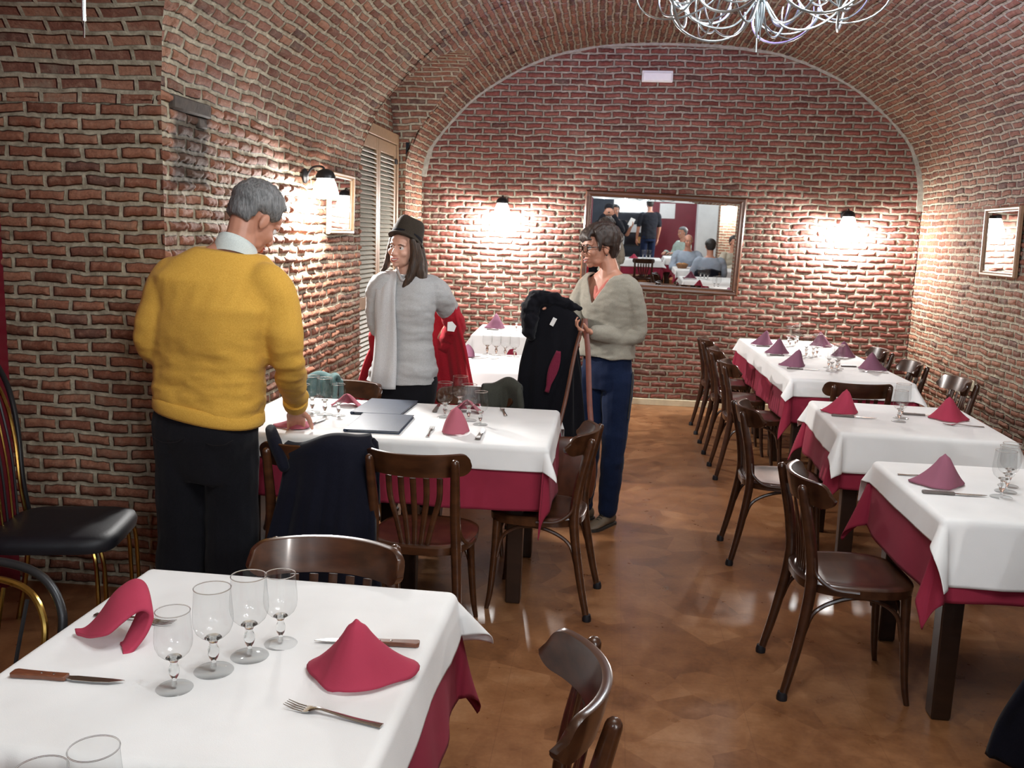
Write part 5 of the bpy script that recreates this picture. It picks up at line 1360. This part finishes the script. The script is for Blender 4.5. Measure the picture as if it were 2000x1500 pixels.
# ------------------------------------------------------------------ the room behind the camera, seen in the mirrors
def wallbox(name, c, d, mat, label=None):
    b = MB(); b.box(c, d); o = struct(b.build(name, mat, smooth=False)); 
    if label: o['label'] = label
    return o
wallbox('ceiling_front', (.75, -4.6, 2.86), (7.2, 7.4, .1), M['dark_ceiling'])
wallbox('wall_front', (.75, -7.7, 1.43), (7.2, .1, 2.86), M['grey_paint'])
wallbox('wall_front_left', (-2.75, -4.3, 1.43), (.1, 6.8, 2.86), M['red_wall'])
wallbox('wall_front_right', (4.2, -4.3, 1.43), (.1, 6.8, 2.86), M['white_paint'])
wallbox('wall_lintel', (.75, -.96, 3.2), (7.2, .1, .9), M['white_paint'])
wallbox('wall_return_left', (-2.3, -.96, 1.43), (.92, .1, 2.86), M['red_wall'])
wallbox('wall_return_right', (3.55, -.96, 1.43), (1.3, .1, 2.86), M['white_paint'])
wallbox('floor_kitchen', (.3, -5.3, .06), (5.0, 5.0, .12), M['floor'])
wallbox('wall_red_partition', (1.56, -5.05, 1.43), (1.10, .1, 2.86), M['red_wall'], 'dark red partition reflected in the big mirror')
wallbox('wall_white_pillar', (2.25, -4.15, 1.43), (.46, .4, 2.86), M['white_paint'], 'white pillar reflected in the big mirror')
b = MB(); wall_strip(b, (2.42, -2.98), (2.80, -2.98), 0, 2.86, 0, nz=30, inn=(0, 1)); wall_strip(b, (2.42, -3.4), (2.42, -2.98), 0, 2.86, 0, nz=30, inn=(-1, 0)); wall_strip(b, (2.80, -2.98), (2.80, -3.4), 0, 2.86, 0, nz=30, inn=(1, 0))
struct(b.build('wall_brick_pier', M['brick']), 'brick pier with a lit lamp reflected in the big mirror')
sconce('lit opal wall lamp on a brick pier, reflected in the big mirror', (2.61, -2.965, 1.86), 0)
t = thing('light_panel', 'bright lit panel over the kitchen, reflected in the big mirror', 'light', (.54, -6.0, 1.66))
b = MB(); b.box((0, -.03, 0), (.94, .06, .36)); b.build('housing', M['steel'], t, bevel=.005)
b = MB(); b.box((0, .004, 0), (.88, .012, .30)); b.build('panel', emis('lit_panel', (.80, .90, 1.0), 6), t)
t = thing('kitchen_shelf', 'dark kitchen shelves with boxes, reflected in the big mirror', 'shelf', (.52, -6.1, .12))
for z in (.55, .85, 1.15): b = MB(); b.box((0, .0, z), (1.1, .4, .03)); b.build('shelf_board', M['black_metal'], t)
for x in (-.54, .54): b = MB(); b.box((x, 0, .685), (.03, .4, 1.37)); b.build('upright', M['black_metal'], t)
for k, (x, z, w, h, m) in enumerate(((.30, .69, .24, .16, M['bread']), (.05, .98, .30, .2, M['white_paint']), (-.25, .67, .22, .2, M['white_paint']), (.33, 1.0, .2, .24, M['white_paint']))):
    b = MB(); b.box((.52 + x, -6.0, .12 + z), (w, .25, h)); tag(b.build('storage_box', m, bevel=.005), ('tan', 'white lidded', 'pale lower', 'pale upper')[k] + ' box on the kitchen shelves, in the mirror', 'box')
b = MB(); b.box((1.375, -4.995, 1.58), (.37, .012, .36)); tag(b.build('notice_sheet', M['paper'], bevel=.002), 'pale notice sheet on the red partition, in the mirror', 'notice')
# tables in the front room
table('table under white cloth in the big mirror, beside the white paper', .64, -.42, .75, .70)
drape('undercloth', 'burgundy undercloth behind the dark chair in the mirror', 'tablecloth', M['red_cloth'], .64, -.42, .75, .70, (.28,) * 4, TZ + .001, .004, 0, 71, a1=.14)
drape('tablecloth', 'white cloth of the empty table in the mirror', 'tablecloth', M['white_cloth'], .64, -.42, .75, .70, (.11, .11, .14, .14), TZ + .0055, .010, 0, 72, a0=.09)
napkin('dark red napkin on the empty table in the mirror', .50, -.38, 180, M['napkin_red'], .09, .09, 41)
for k in range(3): place_glass(.68 + .07 * k, -.45, 'wine glass on the empty table in the mirror, %s of three' % ('left', 'middle', 'right')[k])
place_chair(.67, .165, 180, 'dark chair before the empty table in the mirror')
table('table under white cloth beside the pale green shirt, in the mirror', 1.52, -1.15, .75, .70)
drape('undercloth', 'burgundy undercloth beside the pale green shirt, in the mirror', 'tablecloth', M['red_cloth'], 1.52, -1.15, .75, .70, (.28,) * 4, TZ + .001, .004, 0, 73, a1=.14)
drape('tablecloth', 'white cloth beside the pale green shirt, in the mirror', 'tablecloth', M['white_cloth'], 1.52, -1.15, .75, .70, (.11, .11, .14, .14), TZ + .0055, .010, 0, 74, a0=.09)
table('diners table in the mirror, between the bald person and the blue shirt', 1.80, 1.55, 1.25, .72)
drape('undercloth', 'burgundy undercloth of the diners table in the mirror', 'tablecloth', M['red_cloth'], 1.80, 1.55, 1.25, .72, (.16, .28, .2, .2), TZ + .001, .004, 0, 75, a1=.3)
drape('tablecloth', 'white cloth of the diners table in the mirror', 'tablecloth', M['white_cloth'], 1.80, 1.55, 1.25, .72, (.09, .11, .14, .14), TZ + .0055, .010, 0, 76, a0=.09, a1=.2)
t = thing('bread_basket', 'round bread basket on the diners table in the mirror', 'basket', (1.30, 1.55, CT))
b = MB(); b.lathe([(.001, .0), (.075, .0), (.10, .045), (.112, .075), (.106, .076), (.094, .046), (.07, .006), (.001, .006)], 28); b.build('basket', M['wicker'], t)
for k in range(6):
    a = k * 1.05; b = MB(); b.ball((1.30 + .052 * math.cos(a), 1.55 + .052 * math.sin(a), CT + .07 + .004 * (k % 2)), (.032, .030, .022), 12, 8); tag(b.build('bread_roll', M['bread']), 'bread roll in the round basket, in the mirror', 'bread', 'bread rolls in the basket')

def guest(label, x, y, deg, shirt, hair, skin='skin', seated=True, legs='dark_trouser', arms='table', bald=False, cap=False, z0=0, look=0, sc=1.0):
    root = thing('person', label, 'person', (x, y, z0), math.radians(deg)); f = V((0, 1, 0)); r = V((1, 0, 0))
    hz = .46 if seated else .92; d = hz - .92
    HC = V((0, .03, 1.65 + d)); HR = frame((math.sin(look), math.cos(look), -.08)); H = Matrix.Translation(HC) @ HR.to_4x4()
    rings = [((0, 0, hz - .04), r, f, .165, .12, .12), ((0, 0, hz + .08), r, f, .165, .125, .115), ((0, -.01, hz + .24), r, f, .165, .125, .11), ((0, -.01, hz + .38), r, f, .185, .125, .115), ((0, -.01, hz + .48), r, f, .185, .10, .10), ((0, -.005, hz + .545), r, f, .12, .07, .08), ((0, 0, hz + .58), r, f, .06, .055, .06)]
    sh = [V((s * .20, -.01, hz + .49)) for s in (-1, 1)]
    if arms == 'table': el = [V((s * .26, .08, hz + .24)) for s in (-1, 1)]; wr = [V((s * .16, .30, hz + .32)) for s in (-1, 1)]
    elif arms == 'phone': el = [V((s * .27, .12, hz + .36)) for s in (-1, 1)]; wr = [V((s * .105, .185, hz + .63)) for s in (-1, 1)]
    elif arms == 'paper': el = [V((-.25, .0, hz + .22)), V((.25, .04, hz + .26))]; wr = [V((-.22, .12, hz + .02)), V((.33, .22, hz + .40))]
    else: el = [V((s * .25, -.01, hz + .22)) for s in (-1, 1)]; wr = [V((s * .25, .06, hz - .02)) for s in (-1, 1)]
    if seated: leg = [[V((s * .09, 0, hz)), V((s * .11, .40, hz + .02)), V((s * .12, .42, .08))] for s in (-1, 1)]
    else: leg = [[V((s * .09, 0, hz - .04)), V((s * .10, .02, .50)), V((s * .10, 0, .08))] for s in (-1, 1)]
    b = MB(); head_parts(b, H, 1.0); limb(b, [V((0, 0, hz + .53)), V((0, .01, hz + .61)), HC + V((0, -.02, -.04))], [.06, .054, .052]); torso_parts(b, rings, -.02)
    for s in (0, 1):
        limb(b, [sh[s], el[s], wr[s]], [.05, .04, .028]); limb(b, leg[s], [.075, .055, .04])
        q = (-1, 1)[s]
        fw = {'table': (-q * .6, .8, -.05), 'phone': (-q * .55, .25, .75), 'paper': (.4, .5, .6) if s else (.1, .3, -.9)}.get(arms, (0, .15, -1))
        hand_parts(b, wr[s] + V(fw) * .03, fw, (0, -.2, -1) if arms == 'table' else ((-q, .1, 0) if arms != 'phone' else (-q * .3, -.6, .3)), .6, -q, 1.0)
    put('body', fuse(b, .008, 1), M[skin], root, sharp=0)
    face_bits(root, {'skinm': M[skin]}, H, 1.0, 0, brow=M[hair])
    def mask(dd, p):
        if bald: return -1 if (p.z > .045 or dd.y > .2) else min(1, (p.z + .07) / .02)
        if dd.y > .3: return min(1, (p.z - .068) / .012)
        if dd.y > -.25 and abs(dd.x) > .5: return min(1, (p.z - .004) / .012)
        return min(1, (p.z + .07) / .02)
    hair_cap(H, 1.0, lambda dd: .006 if bald else .018, mask, .004, 5, 40, 26).build('hair', M[hair], root, sharp=0)
    if cap:
        b = MB(); b.loft([[H @ V((a * .085 * math.cos(2 * PI * q / 24), -.016 + a * .104 * math.sin(2 * PI * q / 24), z)) for q in range(24)] for a, z in ((1.0, .040), (1.03, .05), (1.0, .085), (.8, .118), (.4, .132), (.05, .134))])
        b.loft([[H @ V((.07 * math.cos(PI * q / 11), .075 + .075 * math.sin(PI * q / 11), z - .3 * .02 * math.sin(PI * q / 11))) for q in range(12)] for z in (.046, .052)]); b.build('cap', M['tshirt'], root, sharp=50)
    b = MB(); torso_parts(b, rings[1 if seated else 0:6], .012)
    for s in (0, 1):
        e = wr[s] if arms in ('table', 'phone') else sh[s].lerp(el[s], .85); m = el[s] if arms in ('table', 'phone') else sh[s].lerp(el[s], .5)
        limb(b, [sh[s].lerp(V((0, 0, hz + .49)), .15), sh[s] + (el[s] - sh[s]) * .2, m, e], [.07, .072, .060, .046 if arms in ('table', 'phone') else .058])
    me = fuse(b, .011, 4); ripple(me, .010, 8, (1, 1, 1.6), x); put('shirt', me, M[shirt], root, sharp=0)
    b = MB(); torso_parts(b, [((0, 0, hz - .10), r, f, .15, .11, .115), ((0, 0, hz), r, f, .165, .12, .125), ((0, 0, hz + .06), r, f, .16, .115, .11)], .006)
    for s in (0, 1): limb(b, leg[s], [.092, .072, .055])
    put('trousers', fuse(b, .012, 3), M[legs], root, sharp=0)
    for s in (-1, 1): shoe(root, (s * (.12 if seated else .10), .42 if seated else 0, 0), (s * .1, 1, 0), 1.05, M['sole'])
    return root
guest('person in dark cap photographing the room, reflected in the mirror', -.03, -.235, 0, 'tshirt', 'hair_black', seated=False, arms='phone', cap=True, z0=.02)
t = thing('phone', 'dark phone held up by the person in the cap, in the mirror', 'phone', (0, -.036, 1.612))
b = MB(); b.box((0, 0, 0), (.142, .008, .072)); b.build('phone_body', M['black_metal'], t, bevel=.003)
b = MB(); b.box((0, -.0045, 0), (.126, .001, .064)); b.build('screen', M['black_pad'], t)
guest('person in black T-shirt with one arm out behind the photographer, in the mirror', .10, -.95, 5, 'tshirt', 'hair_black', seated=False, arms='paper')
b = MB(); b.box((0, 0, 0), (.10, .002, .16)); o = b.build('paper_slip', M['paper']); o.location = (.425, -.66, 1.44); o.rotation_euler = (.3, .4, .2); tag(o, 'white paper held by the person in black, in the mirror', 'paper')
guest('person in black T-shirt and jeans standing by the red partition, in the mirror', .87, -3.05, 160, 'tshirt', 'hair_black', seated=False, arms='side', legs='jeans', z0=.12)
guest('grey haired person in pale green shirt seated at the far white table, in the mirror', 1.55, -1.85, 60, 'green_shirt', 'hair_grey', z0=.02)
guest('bald person in grey blue shirt facing the mirror', 1.43, .92, 0, 'blue_shirt', 'hair_grey', bald=True)
guest('dark haired person in light blue shirt with back to the mirror', 1.68, 2.40, 176, 'blue_shirt', 'hair_black')
guest('person in beige jumper at the right border of the mirror', 2.24, .92, -25, 'beige', 'hair_black')
place_chair(1.65, 2.49, 180, 'dark chair of the person in the light blue shirt, in the mirror')
place_chair(1.43, .84, 0, 'dark chair under the bald person in the mirror')
place_chair(2.24, .84, -15, 'dark chair under the person in the beige jumper, in the mirror')
place_chair(1.53, -1.90, 60, 'dark chair under the person in the pale green shirt, in the mirror')
chair_coat('dark coat hung on a chair back, at the lower right corner', M['navy_coat'], 1.65, 2.49, 180, .20, .25, .74, .825, 2, 0, .024, flare=1.2)
# ceiling lamps of the front room
def downlight(label, x, y, z=2.81, w=60, col=(.85, .93, 1.0)):
    t = thing('ceiling_lamp', label, 'light', (x, y, z))
    b = MB(); b.lathe([(.001, 0), (.09, 0), (.09, -.03), (.075, -.035), (.07, -.01), (.001, -.01)], 24); b.build('rim', M['white_plastic'], t)
    b = MB(); b.lathe([(.001, -.012), (.07, -.012), (.07, -.016), (.001, -.016)], 24); b.build('lamp', M['bulb'], t)
    l = bpy.data.lights.new('ceiling_lamp_light', 'POINT'); l.energy = w; l.color = col; l.shadow_soft_size = .06
    lo = bpy.data.objects.new('ceiling_lamp_light', l); C.objects.link(lo); lo.parent = t; lo.location = (0, 0, -.10)
for k, (x, y) in enumerate(((-.9, -2.2), (1.7, -2.2), (.4, -3.9), (3.2, -2.6))): downlight('round ceiling lamp in the front room, %s' % ('over the entrance', 'over the far white table', 'before the kitchen', 'by the white wall')[k], x, y, w=FRONT_W)
EXPO = 0.42
# ------------------------------------------------------------------ world, camera, render look
sc = bpy.context.scene
w = bpy.data.worlds.new('World'); sc.world = w; w.use_nodes = True
w.node_tree.nodes['Background'].inputs[0].default_value = (.5, .55, .65, 1); w.node_tree.nodes['Background'].inputs[1].default_value = .02
cd = bpy.data.cameras.new('Camera'); cam = bpy.data.objects.new('Camera', cd); C.objects.link(cam)
cd.sensor_width = 36; cd.sensor_fit = 'HORIZONTAL'; cd.lens = 32.4; cd.clip_start = .03
R = Matrix(((0.99407611, 0.04854033, -0.0972447), (0.10369478, -0.15554218, 0.98237163), (0.03255899, -0.98663594, -0.15965414)))
Mc = Matrix(((R[0][0], -R[0][1], -R[0][2]), (R[1][0], -R[1][1], -R[1][2]), (R[2][0], -R[2][1], -R[2][2]))).to_4x4()
Mc.translation = V((0, 0, 1.62)); cam.matrix_world = Mc
sc.camera = cam
sc.view_settings.view_transform = 'Standard'; sc.view_settings.look = 'None'; sc.view_settings.gamma = 1; sc.view_settings.use_curve_mapping = False
sc.view_settings.exposure = EXPO
cy = sc.cycles
cy.max_bounces = 7; cy.diffuse_bounces = 4; cy.glossy_bounces = 4; cy.transmission_bounces = 4; cy.transparent_max_bounces = 24
cy.caustics_reflective = False; cy.caustics_refractive = False; cy.sample_clamp_indirect = 4; cy.sample_clamp_direct = 0
cy.use_denoising = True; cy.use_adaptive_sampling = True; cy.adaptive_threshold = .018
try: cy.denoiser = 'OPENIMAGEDENOISE'
except Exception: pass
for o in list(bpy.data.objects):
    if 'label' in o.keys() and o['label'] == '': del o['label']
